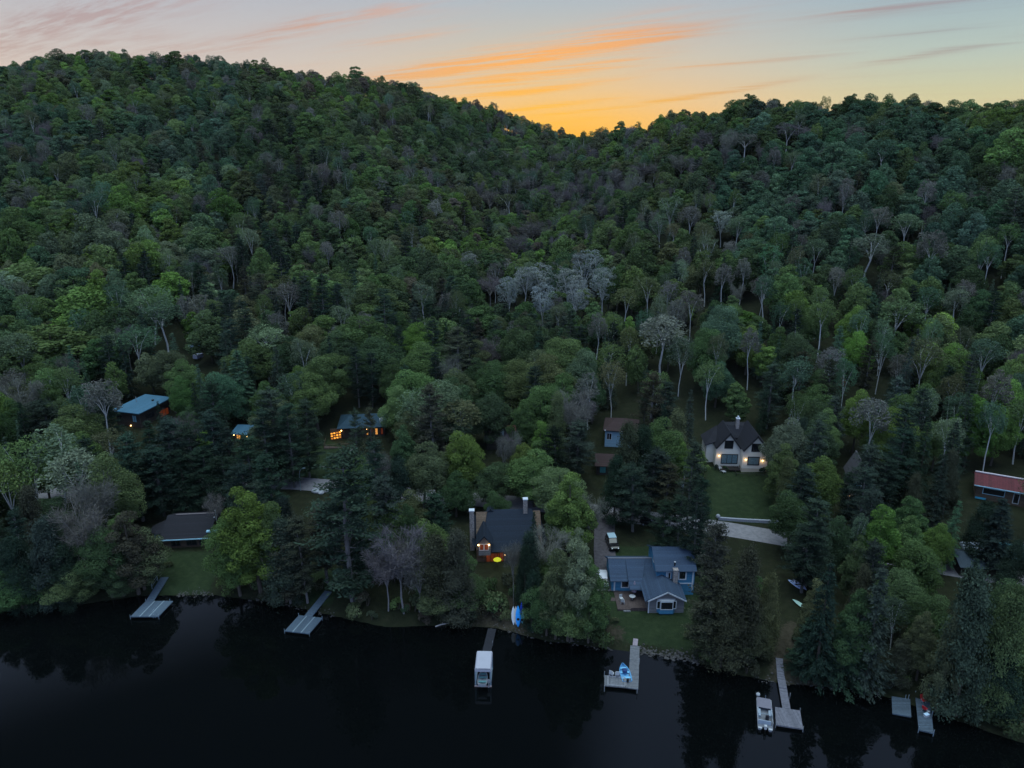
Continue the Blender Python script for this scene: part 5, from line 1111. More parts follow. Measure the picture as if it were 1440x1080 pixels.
# column, top row, width (photo pixels), height (m), kind, tone
KEY = [
 (28, 612, 84, 20, 'birch', 'green'), (66, 602, 84, 20, 'birch', 'pale'), (100, 624, 84, 19, 'birch', 'pale'), (142, 632, 78, 18, 'broadleaf', 'green'), (0, 640, 80, 18, 'birch', 'green'),
 (104, 688, 66, 18, 'bare', 'grey'), (52, 732, 66, 15, 'cedar', 'needle'), (12, 755, 70, 13, 'cedar', 'dark'), (170, 716, 66, 16, 'broadleaf', 'brown'), (132, 748, 66, 13, 'broadleaf', 'deep'), (80, 768, 66, 11, 'cedar', 'dark'),
 (188, 745, 70, 11, 'broadleaf', 'olive'), (20, 800, 80, 7, 'broadleaf', 'deep'), (95, 800, 70, 7, 'broadleaf', 'olive'), (160, 800, 60, 6, 'broadleaf', 'deep'),
 (348, 672, 80, 21, 'broadleaf', 'bright'), (312, 738, 72, 15, 'broadleaf', 'green'), (372, 700, 50, 17, 'broadleaf', 'green'), (388, 735, 70, 15, 'cedar', 'needle'), (300, 690, 36, 10, 'bare', 'grey'), (330, 690, 40, 10, 'cedar', 'needle'),
 (480, 634, 104, 26, 'pine', 'needle'), (420, 722, 50, 16, 'pine', 'brown'), (396, 742, 56, 14, 'pine', 'brown'), (520, 700, 60, 14, 'broadleaf', 'olive'), (548, 700, 64, 14, 'broadleaf', 'green'),
 (382, 545, 62, 21, 'pine', 'needle'), (402, 565, 50, 19, 'pine', 'needle'), (425, 560, 46, 18, 'pine', 'needle'), (365, 575, 50, 18, 'pine', 'dark'),
 (172, 610, 54, 17, 'pine', 'needle'), (200, 588, 56, 19, 'spruce', 'dark'), (232, 584, 60, 19, 'pine', 'dark'), (262, 592, 56, 18, 'pine', 'dark'), (292, 574, 58, 20, 'pine', 'dark'), (318, 600, 52, 17, 'spruce', 'dark'),
 (345, 610, 56, 16, 'pine', 'dark'), (215, 625, 60, 15, 'pine', 'dark'), (250, 632, 60, 14, 'spruce', 'dark'), (284, 628, 60, 14, 'pine', 'dark'), (312, 640, 56, 13, 'pine', 'dark'), (186, 645, 56, 13, 'pine', 'dark'), (150, 600, 46, 15, 'birch', 'olive'),
 (386, 486, 44, 19, 'spruce', 'needle'), (330, 490, 60, 18, 'spruce', 'teal'), (310, 520, 60, 15, 'broadleaf', 'teal'), (350, 470, 70, 16, 'broadleaf', 'green'), (370, 455, 60, 16, 'birch', 'pale'),
 (70, 450, 100, 17, 'broadleaf', 'green'), (20, 462, 60, 18, 'birch', 'pale'), (25, 530, 60, 16, 'bare', 'grey'), (110, 540, 50, 15, 'birch', 'teal'), (60, 560, 70, 15, 'pine', 'dark'), (205, 400, 66, 18, 'birch', 'pale'), (225, 420, 60, 18, 'birch', 'teal'), (165, 430, 60, 17, 'broadleaf', 'deep'),
 (190, 455, 60, 17, 'birch', 'teal'), (130, 470, 60, 16, 'broadleaf', 'deep'), (120, 400, 90, 16, 'broadleaf', 'bright'), (40, 365, 90, 16, 'broadleaf', 'green'),
 (450, 495, 76, 16, 'broadleaf', 'green'), (440, 520, 70, 15, 'broadleaf', 'green'), (410, 520, 50, 15, 'birch', 'teal'), (430, 455, 60, 15, 'broadleaf', 'olive'),
 (500, 440, 96, 16, 'broadleaf', 'green'), (530, 470, 88, 16, 'broadleaf', 'deep'), (470, 460, 70, 15, 'broadleaf', 'deep'), (582, 452, 62, 16, 'broadleaf', 'bright'), (598, 480, 76, 16, 'broadleaf', 'green'), (625, 445, 60, 15, 'broadleaf', 'green'), (660, 470, 60, 14, 'broadleaf', 'olive'),
 (585, 515, 70, 15, 'broadleaf', 'green'), (560, 540, 60, 14, 'broadleaf', 'green'), (640, 512, 60, 14, 'broadleaf', 'olive'), (620, 537, 104, 16.5, 'broadleaf', 'pale'), (588, 545, 56, 15, 'birch', 'pale'), (650, 560, 64, 14, 'birch', 'olive'),
 (695, 500, 66, 16, 'broadleaf', 'green'), (735, 500, 72, 16, 'broadleaf', 'green'), (772, 492, 70, 17, 'broadleaf', 'olive'), (816, 487, 50, 17, 'broadleaf', 'pale'), (790, 520, 60, 15, 'broadleaf', 'green'), (690, 545, 60, 14, 'broadleaf', 'deep'),
 (653, 603, 56, 16, 'broadleaf', 'bright'), (592, 618, 66, 15, 'broadleaf', 'olive'), (620, 640, 40, 10, 'poplar', 'pale'), (560, 640, 46, 13, 'cedar', 'dark'), (576, 690, 60, 13, 'broadleaf', 'olive'), (612, 690, 50, 13, 'pine', 'dark'), (600, 720, 60, 12, 'broadleaf', 'green'),
 (706, 608, 30, 13, 'bare', 'grey'), (722, 604, 32, 13, 'bare', 'grey'), (762, 584, 34, 15, 'broadleaf', 'bright'), (752, 634, 80, 12, 'broadleaf', 'green'), (735, 616, 40, 12, 'broadleaf', 'bright'), (690, 650, 60, 10, 'broadleaf', 'deep'), (640, 660, 50, 10, 'broadleaf', 'deep'),
 (805, 545, 62, 17, 'bare', 'grey'), (812, 590, 50, 14, 'pine', 'needle'),
 (562, 742, 74, 15, 'bare', 'mauve'), (585, 757, 60, 13, 'bare', 'grey'), (540, 764, 60, 12, 'bare', 'mauve'), (600, 800, 40, 6, 'broadleaf', 'deep'), (640, 752, 60, 16, 'cedar', 'brown'), (618, 752, 60, 14, 'cedar', 'brown'), (645, 800, 76, 7, 'broadleaf', 'deep'), (622, 815, 60, 6, 'broadleaf', 'olive'),
 (573, 700, 36, 15, 'broadleaf', 'deep'), (750, 718, 22, 10, 'spruce', 'dark'), (745, 745, 44, 13, 'cedar', 'dark'), (768, 742, 60, 11, 'bare', 'grey'), (775, 770, 44, 9, 'broadleaf', 'green'),
 (806, 655, 62, 18, 'broadleaf', 'bright'), (828, 690, 50, 12, 'bare', 'grey'), (788, 700, 44, 11, 'broadleaf', 'green'), (811, 752, 60, 20, 'broadleaf', 'pale'), (786, 775, 52, 17, 'broadleaf', 'olive'), (832, 778, 46, 15, 'broadleaf', 'green'), (770, 812, 60, 10, 'broadleaf', 'deep'), (822, 815, 54, 9, 'broadleaf', 'green'), (800, 840, 66, 8, 'broadleaf', 'green'), (838, 830, 40, 7, 'cedar', 'dark'),
 (884, 596, 50, 17, 'cedar', 'brown'), (868, 640, 46, 14, 'cedar', 'dark'), (908, 600, 52, 16, 'cedar', 'dark'), (930, 585, 70, 16, 'broadleaf', 'green'), (918, 630, 60, 15, 'pine', 'dark'), (895, 650, 56, 14, 'pine', 'dark'), (940, 650, 46, 13, 'pine', 'brown'), (962, 610, 28, 13, 'broadleaf', 'bright'), (976, 616, 40, 19, 'pine', 'needle'), (972, 548, 30, 17, 'spruce', 'needle'),
 (990, 670, 34, 14, 'pine', 'dark'), (1022, 735, 60, 21, 'pine', 'brown'), (1052, 772, 60, 18, 'cedar', 'brown'), (1006, 792, 62, 16, 'pine', 'brown'), (1086, 804, 46, 13, 'cedar', 'olive'), (1030, 815, 66, 15, 'cedar', 'brown'), (1060, 850, 66, 9, 'cedar', 'brown'), (1000, 850, 60, 10, 'pine', 'brown'), (1068, 806, 50, 11, 'broadleaf', 'deep'),
 (1115, 580, 62, 16, 'broadleaf', 'pale'), (1104, 622, 40, 13, 'broadleaf', 'green'), (1160, 634, 64, 15, 'broadleaf', 'bright'), (1130, 652, 50, 14, 'pine', 'dark'), (1120, 690, 60, 12, 'broadleaf', 'deep'), (1150, 700, 60, 16, 'pine', 'needle'), (1140, 740, 60, 12, 'pine', 'dark'), (1180, 720, 50, 12, 'broadleaf', 'deep'),
 (1230, 622, 50, 16, 'pine', 'needle'), (1250, 640, 46, 14, 'pine', 'dark'), (1248, 700, 56, 16, 'broadleaf', 'bright'), (1212, 720, 26, 13, 'birch', 'pale'), (1285, 690, 46, 12, 'broadleaf', 'deep'), (1320, 730, 44, 10, 'broadleaf', 'bright'), (1300, 758, 66, 12, 'broadleaf', 'green'), (1346, 700, 36, 13, 'spruce', 'teal'), (1330, 640, 40, 15, 'spruce', 'dark'),
 (1290, 610, 46, 16, 'spruce', 'dark'), (1310, 585, 40, 18, 'spruce', 'dark'), (1345, 590, 50, 17, 'spruce', 'dark'), (1270, 600, 50, 17, 'pine', 'dark'),
 (1176, 796, 74, 19, 'spruce', 'dark'), (1154, 806, 46, 14, 'broadleaf', 'olive'), (1262, 815, 78, 19, 'spruce', 'needle'), (1222, 830, 60, 16, 'broadleaf', 'deep'), (1214, 890, 90, 11, 'spruce', 'dark'), (1140, 870, 60, 9, 'spruce', 'dark'), (1390, 806, 82, 21, 'cedar', 'needle'), (1428, 822, 72, 19, 'cedar', 'olive'), (1358, 862, 52, 16, 'cedar', 'olive'),
 (1370, 785, 44, 13, 'spruce', 'dark'), (1310, 850, 40, 12, 'broadleaf', 'olive'), (1212, 745, 44, 14, 'broadleaf', 'deep'), (1236, 760, 50, 13, 'pine', 'dark'), (1268, 900, 50, 7, 'cedar', 'brown'), (1420, 700, 66, 14, 'spruce', 'dark'), (1392, 705, 60, 12, 'cedar', 'dark'), (1435, 760, 50, 11, 'cedar', 'dark'), (1420, 900, 80, 11, 'cedar', 'dark'), (1375, 910, 70, 9, 'cedar', 'needle'),
 (540, 668, 56, 18, 'pine', 'needle'), (376, 636, 52, 16, 'pine', 'dark'), (340, 650, 56, 14, 'pine', 'dark'), (450, 705, 60, 15, 'pine', 'brown'), (505, 690, 50, 15, 'cedar', 'dark'), (400, 700, 40, 12, 'cedar', 'dark'),
 (497, 574, 26, 16, 'pine', 'needle'), (516, 570, 24, 17, 'pine', 'brown'), (222, 563, 20, 12, 'spruce', 'dark'), (560, 590, 40, 15, 'broadleaf', 'deep'), (700, 690, 40, 9, 'broadleaf', 'deep'), (1200, 660, 30, 13, 'pine', 'dark'), (1222, 655, 44, 15, 'pine', 'needle'),
 (986, 690, 42, 17, 'pine', 'dark'), (958, 694, 40, 15, 'pine', 'dark'), (936, 700, 40, 14, 'pine', 'dark'), (748, 800, 34, 10, 'cedar', 'dark'),
 (690, 812, 22, 2.2, 'shrub', 'deep'), (716, 806, 26, 2.6, 'shrub', 'brown'), (704, 834, 18, 1.6, 'shrub', 'deep'), (680, 848, 28, 2.4, 'shrub', 'brown'), (713, 858, 18, 1.6, 'shrub', 'olive'), (728, 822, 24, 2.4, 'shrub', 'deep'), (696, 866, 16, 1.3, 'shrub', 'brown'),
 (1126, 890, 20, 1.8, 'shrub', 'brown'), (1146, 905, 26, 2.2, 'shrub', 'deep'), (1112, 912, 16, 1.3, 'shrub', 'olive'), (1020, 655, 10, 1.3, 'shrub', 'deep'), (1076, 656, 14, 1.5, 'shrub', 'dark'), (1009, 652, 9, 1.6, 'shrub', 'dark'), (236, 790, 14, 1.2, 'shrub', 'olive'), (452, 815, 22, 1.8, 'shrub', 'brown'), (966, 880, 18, 1.5, 'shrub', 'olive'), (866, 868, 14, 1.3, 'shrub', 'olive'),
 (722, 756, 34, 12, 'bare', 'grey'), (738, 764, 34, 12, 'cedar', 'dark'),
 # slope above the houses
 (885, 455, 34, 17, 'birch', 'olive'), (1060, 460, 30, 16, 'birch', 'grey'), (1195, 500, 34, 17, 'birch', 'teal'), (1345, 520, 36, 17, 'birch', 'olive'), (1080, 385, 32, 16, 'birch', 'teal'), (1180, 370, 30, 15, 'birch', 'grey'), (1350, 400, 40, 16, 'birch', 'pale'), (840, 440, 30, 17, 'birch', 'grey'), (1405, 560, 40, 17, 'birch', 'teal'),
 (935, 440, 76, 19, 'birch', 'grey'), (1120, 496, 46, 18, 'birch', 'teal'), (1160, 418, 44, 17, 'birch', 'green'), (1270, 420, 76, 16, 'birch', 'green'), (1305, 472, 62, 17, 'birch', 'olive'), (1225, 327, 58, 16, 'birch', 'pale'), (1280, 295, 46, 15, 'birch', 'pale'), (1236, 287, 36, 15, 'birch', 'grey'),
 (1020, 370, 32, 16, 'birch', 'grey'), (996, 364, 34, 15, 'birch', 'olive'), (1046, 362, 26, 15, 'birch', 'grey'), (975, 405, 40, 16, 'birch', 'grey'), (912, 385, 44, 16, 'birch', 'olive'), (960, 470, 44, 16, 'birch', 'teal'), (1310, 398, 44, 15, 'birch', 'teal'), (1245, 465, 36, 16, 'birch', 'teal'), (1110, 170, 44, 15, 'birch', 'mauve'),
 (320, 342, 44, 16, 'birch', 'grey'), (405, 395, 44, 15, 'birch', 'grey'), (880, 400, 40, 15, 'birch', 'olive'), (1040, 300, 36, 15, 'birch', 'pale'), (1390, 470, 50, 16, 'birch', 'teal'), (1000, 505, 40, 15, 'birch', 'green'), (1150, 330, 40, 15, 'birch', 'teal'),
 (828, 350, 50, 20, 'poplar', 'silver'), (800, 372, 46, 19, 'poplar', 'silver'), (850, 370, 42, 19, 'poplar', 'silver'), (764, 398, 40, 18, 'poplar', 'silver'), (760, 370, 42, 18, 'poplar', 'silver'), (738, 370, 36, 18, 'poplar', 'silver'), (714, 384, 38, 18, 'poplar', 'silver'), (814, 392, 40, 18, 'poplar', 'silver'), (945, 275, 44, 15, 'poplar', 'pale'), (1018, 292, 36, 14, 'poplar', 'silver'), (930, 300, 34, 14, 'poplar', 'pale'),
 (748, 310, 50, 16, 'bare', 'mauve'), (785, 262, 40, 15, 'bare', 'mauve'), (690, 262, 46, 15, 'bare', 'mauve'), (815, 255, 36, 14, 'bare', 'mauve'), (725, 330, 40, 15, 'bare', 'mauve'), (715, 270, 40, 15, 'birch', 'olive'), (1000, 182, 48, 14, 'bare', 'mauve'), (1050, 185, 44, 14, 'birch', 'grey'), (905, 225, 40, 14, 'bare', 'mauve'), (575, 390, 56, 14, 'broadleaf', 'rust'), (870, 235, 36, 14, 'bare', 'mauve'), (690, 470, 40, 13, 'bare', 'mauve'), (960, 215, 40, 14, 'bare', 'grey'), (640, 390, 54, 15, 'broadleaf', 'deep'), (690, 385, 40, 14, 'bare', 'mauve'), (670, 445, 40, 14, 'spruce', 'brown'),
]
TREES = []      # (x, y, z, h, width m, kind, tone, key?)
def add_tree(x, y, h, w, kind, tone, key):
    z = max(h1(x, y), 0.0); TREES.append((x, y, z, h, w, kind, tone, key))

def find_by_top(px, py, h):
    p = ground(px, py, h); return p

_g = random.Random(21)
def jtone(tone, amt=.16):
    c = TONES[tone][0]; k = math.exp(_g.gauss(0, amt)); return tuple(min(.6, a * k * math.exp(_g.gauss(0, .025 if tone in ('silver', 'mauve', 'grey') else .055))) for a in c)

def place_trees():
    for px, py, wpx, h, kind, tone in KEY:
        p = find_by_top(px, py, h); t = proj(p.x, p.y, p.z + h * .6)[2]
        if p.y < shore_y(p.x) + .6: p.y = float(shore_y(p.x)) + .6
        add_tree(p.x, p.y, h, wpx * t / F, kind, tone, True)
    keys = [(a[0], a[1], a[4]) for a in TREES]
    kb = []
    for a in TREES:
        ux, uy, t = proj(a[0], a[1], a[2] + a[3]); bx, by, _ = proj(a[0], a[1], a[2])
        f = .9 if a[5] in ('birch', 'poplar', 'bare') else .6
        kb.append((ux - a[4] * F / t * .4, ux + a[4] * F / t * .4, uy, uy + (by - uy) * f, t))
    K = np.array(keys); ky0 = np.array([k[2] for k in kb]); kbn = np.array(kb)
    cl = np.array(CLEAR, float); kthin = np.array([a[5] in ('birch', 'poplar', 'bare') for a in TREES])
    cand = []
    sp = 4.0
    xs = np.arange(-520, 430, sp); ys = np.arange(60, 660, sp)
    for yy in ys:
        for xx in xs:
            far = max(0, min(1, (math.hypot(xx, yy) - 230) / 250))
            if _g.random() > .97 - .25 * far: continue
            x = xx + _g.uniform(-.5, .5) * sp; y = yy + _g.uniform(-.5, .5) * sp
            if abs(math.atan2(x, y)) > RAD(50): continue
            cand.append((x, y))
    X = np.array(cand); S = X[:, 1] - shore_y(X[:, 0]); RD = np.abs(X[:, 1] - road_y(X[:, 0]))
    A = np.arctan2(X[:, 0], X[:, 1]); RR = np.hypot(X[:, 0], X[:, 1]); RM = np.interp(A, _az, _rr)
    ok = (S > 1.2) & (RD > 4.2) & (RR < RM + 26)
    for p in LAWNS + DIRT: ok &= ~inside(p, X[:, 0], X[:, 1])
    for (x0, x1, y0, y1) in FOOT: ok &= ~((X[:, 0] > x0 - 2.2) & (X[:, 0] < x1 + 2.2) & (X[:, 1] > y0 - 2.2) & (X[:, 1] < y1 + 2.2))
    for p in _drv: ok &= ((X[:, 0] - p.x) ** 2 + (X[:, 1] - p.y) ** 2) > 25
    X = X[ok]; S = S[ok]; A = A[ok]; RR = RR[ok]; RM = RM[ok]; Z = H(X[:, 0], X[:, 1])
    placed = {}
    order = sorted(range(len(X)), key=lambda i: RR[i])
    for i in order:
        x, y = X[i]; z = Z[i]; s = S[i]; t = (RR[i] - 150) / (RM[i] - 150)
        u, v, dep = proj(x, y, z + 8)
        q = _g.random()
        hill = t > .02
        if not hill:
            right = u > 850
            wk = [('pine', .26), ('spruce', .16 if right else .08), ('cedar', .20 if right else .06), ('broadleaf', .36 if right else .46), ('birch', .06), ('bare', .06)]
        else:
            lowz = t < .22
            mau = math.exp(-((u - 830) / 150) ** 2 - ((v - 260) / 90) ** 2)
            gul = math.exp(-((u - (300 + (480 - v) * .5)) / 55) ** 2) * (1 if 230 < v < 520 else 0)
            wk = [('pine', .03 + .16 * lowz + .35 * gul), ('spruce', .02 + .07 * lowz + .06 * (u > 1150)), ('broadleaf', .76 - .22 * lowz - .45 * mau), ('birch', .08 + .15 * (u > 850) * (v > 260)), ('bare', .03 + .28 * mau), ('poplar', .012 + .03 * mau)]
        tot = sum(b for _, b in wk); q *= tot
        for kind, b in wk:
            q -= b
            if q <= 0: break
        h = {'pine': _g.gauss(19 - 2 * hill, 2.4), 'spruce': _g.gauss(17.5 - 2 * hill, 2.6), 'cedar': _g.gauss(13.5, 2), 'broadleaf': _g.gauss(15.6 - .8 * hill, 2.6), 'birch': _g.gauss(16, 1.6), 'bare': _g.gauss(13.5, 2), 'poplar': _g.gauss(16, 1.5)}[kind]
        if t > .7 and kind in ('pine', 'spruce'): kind = 'broadleaf'; h = _g.gauss(14.5, 1.5)
        if s < 9: h *= .72
        h = max(5.5, h)
        w = {'pine': .34, 'spruce': .30, 'cedar': .36, 'broadleaf': .58 + .02 * hill, 'birch': .42, 'bare': .46, 'poplar': .44}[kind] * h * _g.uniform(.76, 1.22)
        # keep apart
        ck = (int(x // 9), int(y // 9)); bad = False
        sep = .26 * w
        for ax in (-1, 0, 1):
            for ay in (-1, 0, 1):
                for (x2, y2, w2) in placed.get((ck[0] + ax, ck[1] + ay), ()):
                    if math.hypot(x - x2, y - y2) < sep + .26 * w2: bad = True; break
        if bad: continue
        d = np.hypot(K[:, 0] - x, K[:, 1] - y)
        if (d < .29 * (K[:, 2] + w)).any(): continue
        ux, uy, tt = proj(x, y, z + h); bx, by, _ = proj(x, y, z)
        hw = w * F / tt * .46
        x0, x1, y0, y1 = ux - hw, ux + hw, uy, uy + (by - uy) * .88
        ov = (cl[:, 4] > tt - 3) & (np.minimum(cl[:, 1], x1) - np.maximum(cl[:, 0], x0) > 2) & (np.minimum(cl[:, 3], y1) - np.maximum(cl[:, 2], y0) > 2)
        oa = (np.minimum(cl[:, 1], x1) - np.maximum(cl[:, 0], x0)).clip(0) * (np.minimum(cl[:, 3], y1) - np.maximum(cl[:, 2], y0)).clip(0)
        if (ov & (oa > .10 * (cl[:, 1] - cl[:, 0]) * (cl[:, 3] - cl[:, 2]))).any(): continue
        iw = (np.minimum(kbn[:, 1], x1) - np.maximum(kbn[:, 0], x0)).clip(0); ih = (np.minimum(kbn[:, 3], y1) - np.maximum(kbn[:, 2], y0)).clip(0)
        ar = (kbn[:, 1] - kbn[:, 0]) * (kbn[:, 3] - kbn[:, 2])
        if ((kbn[:, 4] > tt + 1) & (iw * ih > np.where((kbn[:, 4] > 165) & kthin, .3, .6) * ar)).any(): continue
        if kind == 'broadleaf':
            nz = math.sin(x / 37 + 2) * math.sin(y / 43 + x / 90) + _g.gauss(0, .55)
            if u < 330 and v < 470: tone = 'teal' if nz < -.1 else 'green' if nz < .5 else 'pale' if nz < .75 else 'bright' if nz < 1.2 else 'olive'
            elif u > 1000 and hill: tone = 'teal' if nz < -.2 else 'deep' if nz < .25 else 'green' if nz < 1.0 else 'bright'
            else: tone = 'deep' if nz < -.45 else 'green' if nz < .35 else 'olive' if nz < .85 else 'bright' if nz < 1.45 else 'rust'
        else:
            tone = {'pine': ('dark', 'dark', 'needle', 'brown'), 'spruce': ('dark', 'dark', 'needle', 'teal'), 'cedar': ('dark', 'brown', 'olive', 'needle'), 'birch': ('pale', 'teal', 'olive', 'green', 'grey'),
                    'bare': ('grey', 'mauve', 'mauve'), 'poplar': ('pale', 'grey', 'teal')}[kind]
            tone = tone[_g.randrange(len(tone))]
        placed.setdefault(ck, []).append((x, y, w))
        add_tree(x, y, h, w, kind, tone, False)
    # shore shrubs
    for i in range(150):
        px = _g.uniform(-40, 1460); p = gp(px, float(np.interp(px, [a for a, _ in _sh], [c for _, c in _sh])), 0)
        y = float(shore_y(p.x)) + _g.uniform(.6, 4.5)
        ux, uy, tt = proj(p.x, y, 2.0)
        if any(c[0] - 8 < ux < c[1] + 8 and c[2] - 20 < uy < c[3] + 6 for c in CLEAR if c[4] < 118) or 860 < ux < 975: continue
        h = _g.uniform(1.2, 3.2); add_tree(p.x, y, h, h * _g.uniform(1.0, 1.5), 'shrub', _g.choice(['olive', 'deep', 'brown', 'green', 'rust']), False)

PART_R = 205.0
LIMIT = {'broadleaf': 290, 'birch': 130, 'bare': 80, 'pine': 110, 'spruce': 90, 'cedar': 80, 'poplar': 24, 'shrub': 120}

def ordinal(i): return ('nearest', 'second', 'third', 'fourth', 'fifth', 'sixth', 'seventh', 'eighth', 'ninth', 'tenth')[i]

def build_trees():
    groups = {}
    info = []
    for i, a in enumerate(TREES):
        x, y, z, h, w, kind, tone, key = a
        ux, uy, t = proj(x, y, z + h * .7)
        info.append((ux, uy, t, (h * w) / t ** 2, -60 < ux < 1500))
    solo, mass = [], []
    for kind in LIMIT:
        ids = [i for i, a in enumerate(TREES) if a[5] == kind]
        ids.sort(key=lambda i: (not info[i][4], not TREES[i][7], -info[i][3]))
        n_in = min(LIMIT[kind], sum(1 for i in ids if info[i][4])); solo += ids[:n_in]; mass += ids[n_in:]
    # labels: which landmark each tree stands by, on which side, and its rank there among look-alikes
    byk = {}
    for i in solo:
        x, y, z, h, w, kind, tone, key = TREES[i]; ux, uy = info[i][:2]
        best = min(LANDMARKS, key=lambda l: math.hypot(ux - l[1], (uy - l[2]) * 1.3))
        dx, dy = ux - best[1], (uy - best[2]) * 1.3
        side = ('right of' if dx > 0 else 'left of') if abs(dx) > abs(dy) else ('below' if dy > 0 else 'above')
        size = 'tall' if h > 16.5 and kind in ('pine', 'spruce', 'broadleaf') else 'small' if h < 9 and kind != 'shrub' else ''
        byk.setdefault((kind, tone, size, side, best[0]), []).append((math.hypot(dx, dy), i))
    lab = {}
    for (kind, tone, size, side, lm), v in byk.items():
        v.sort(); nm = f"{size + ' ' if size else ''}{TONES[tone][1]} {KNAME[kind][1]}"
        for r, (_, i) in enumerate(v):
            if len(v) == 1: lab[i] = (f"{nm} {side} {lm}", None)
            elif r < 10: lab[i] = (f"{ordinal(r)} {nm} {side} {lm}", None)
            else: lab[i] = (f"{nm} among those farther {side} {lm}", f"{nm}s {side} {lm}")
    gname = {'broadleaf': 'leafy trees of the wooded shore and slopes', 'birch': 'birches on the wooded slopes', 'bare': 'bare trees among the green ones', 'pine': 'pines between the houses',
             'spruce': 'spruces between the houses', 'cedar': 'cedars along the shore', 'poplar': 'poplars on the slope', 'shrub': 'shrubs along the waterline'}
    g = random.Random(3)
    for i in solo:
        x, y, z, h, w, kind, tone, key = TREES[i]
        fs = FORMS[kind]
        if kind == 'broadleaf' and math.hypot(x, y) < PART_R: f = g.choice(FORMS['near_narrow' if w / h < .47 else 'near_broad'])
        elif kind == 'broadleaf': f = g.choice(fs[8:]) if w / h < .45 else g.choice(fs[:8])
        else: f = g.choice(fs)
        sx = w / f['w']; sz = h / f['h']; c = jtone(tone, .10 if key else .18)
        base = KNAME[kind][0]; rz = g.uniform(0, 6.28); tilt = (g.gauss(0, .025), g.gauss(0, .025))
        r = math.hypot(x, y)
        label, grp = lab[i]
        if r < PART_R and kind != 'shrub':
            o = bpy.data.objects.new(base, None); COL.objects.link(o)
            for part in ('trunk', 'crown'):
                q = bpy.data.objects.new(part, f[part]); COL.objects.link(q); q.parent = o
                if part == 'crown': q['tint'] = c
        else:
            o = bpy.data.objects.new(base, f['whole']); COL.objects.link(o); o['tint'] = c
        o.location = (x, y, z - .1); o.rotation_euler = (tilt[0], tilt[1], rz); o.scale = (sx * g.uniform(.93, 1.07), sx * g.uniform(.93, 1.07), sz)
        tag(o, label, 'shrub' if kind == 'shrub' else 'tree', grp or gname[kind])
    # the wood beyond: one object, the same tree forms set on points
    fc = bpy.data.collections.new('forest forms'); order = []
    for kind in ('broadleaf', 'birch', 'bare', 'pine', 'spruce', 'cedar', 'poplar', 'shrub'):
        for k, f in enumerate(FORMS[kind]):
            o = bpy.data.objects.new('form_%03d' % len(order), f['whole']); fc.objects.link(o); order.append((kind, k))
    n = len(mass); P = np.zeros((n, 3), np.float32); RT = np.zeros((n, 3), np.float32); S3 = np.zeros((n, 3), np.float32); T = np.zeros((n, 4), np.float32); ID = np.zeros(n, np.int32)
    for j, i in enumerate(mass):
        x, y, z, h, w, kind, tone, key = TREES[i]; fs = FORMS[kind]; k = g.randrange(len(fs)); f = fs[k]
        sx = w / f['w']; P[j] = (x, y, z - .1); RT[j] = (g.gauss(0, .03), g.gauss(0, .03), g.uniform(0, 6.28)); S3[j] = (sx, sx, h / f['h']); T[j] = (*jtone(tone, .2), 1)
        ID[j] = order.index((kind, k))
    me = bpy.data.meshes.new('forest'); me.from_pydata(P.tolist(), [], [])
    for nm, ty, dat in (('rot', 'FLOAT_VECTOR', RT), ('scl', 'FLOAT_VECTOR', S3)): me.attributes.new(nm, ty, 'POINT').data.foreach_set('vector', dat.ravel())
    me.attributes.new('tint', 'FLOAT_COLOR', 'POINT').data.foreach_set('color', T.ravel())
    me.attributes.new('pick', 'INT', 'POINT').data.foreach_set('value', ID)
    o = bpy.data.objects.new('forest', me); COL.objects.link(o); tag(o, kind='stuff')
    ng = bpy.data.node_groups.new('forest scatter', 'GeometryNodeTree')
    ng.interface.new_socket('Geometry', in_out='INPUT', socket_type='NodeSocketGeometry'); ng.interface.new_socket('Geometry', in_out='OUTPUT', socket_type='NodeSocketGeometry')
    gi = ng.nodes.new('NodeGroupInput'); go = ng.nodes.new('NodeGroupOutput')
    ci = ng.nodes.new('GeometryNodeCollectionInfo'); ci.inputs['Collection'].default_value = fc; ci.inputs['Separate Children'].default_value = True; ci.inputs['Reset Children'].default_value = True
    ip = ng.nodes.new('GeometryNodeInstanceOnPoints'); ip.inputs['Pick Instance'].default_value = True
    def na(nm, ty):
        q = ng.nodes.new('GeometryNodeInputNamedAttribute'); q.data_type = ty; q.inputs['Name'].default_value = nm; return q.outputs['Attribute']
    l = ng.links.new
    l(gi.outputs[0], ip.inputs['Points']); l(ci.outputs[0], ip.inputs['Instance']); l(na('pick', 'INT'), ip.inputs['Instance Index']); l(na('rot', 'FLOAT_VECTOR'), ip.inputs['Rotation']); l(na('scl', 'FLOAT_VECTOR'), ip.inputs['Scale'])
    l(ip.outputs[0], go.inputs[0])
    md = o.modifiers.new('scatter', 'NODES'); md.node_group = ng
    print('TREES', len(TREES), 'solo', len(solo), 'mass', n)
    from collections import Counter
    print(Counter(TREES[i][5] for i in solo), Counter(TREES[i][5] for i in mass))
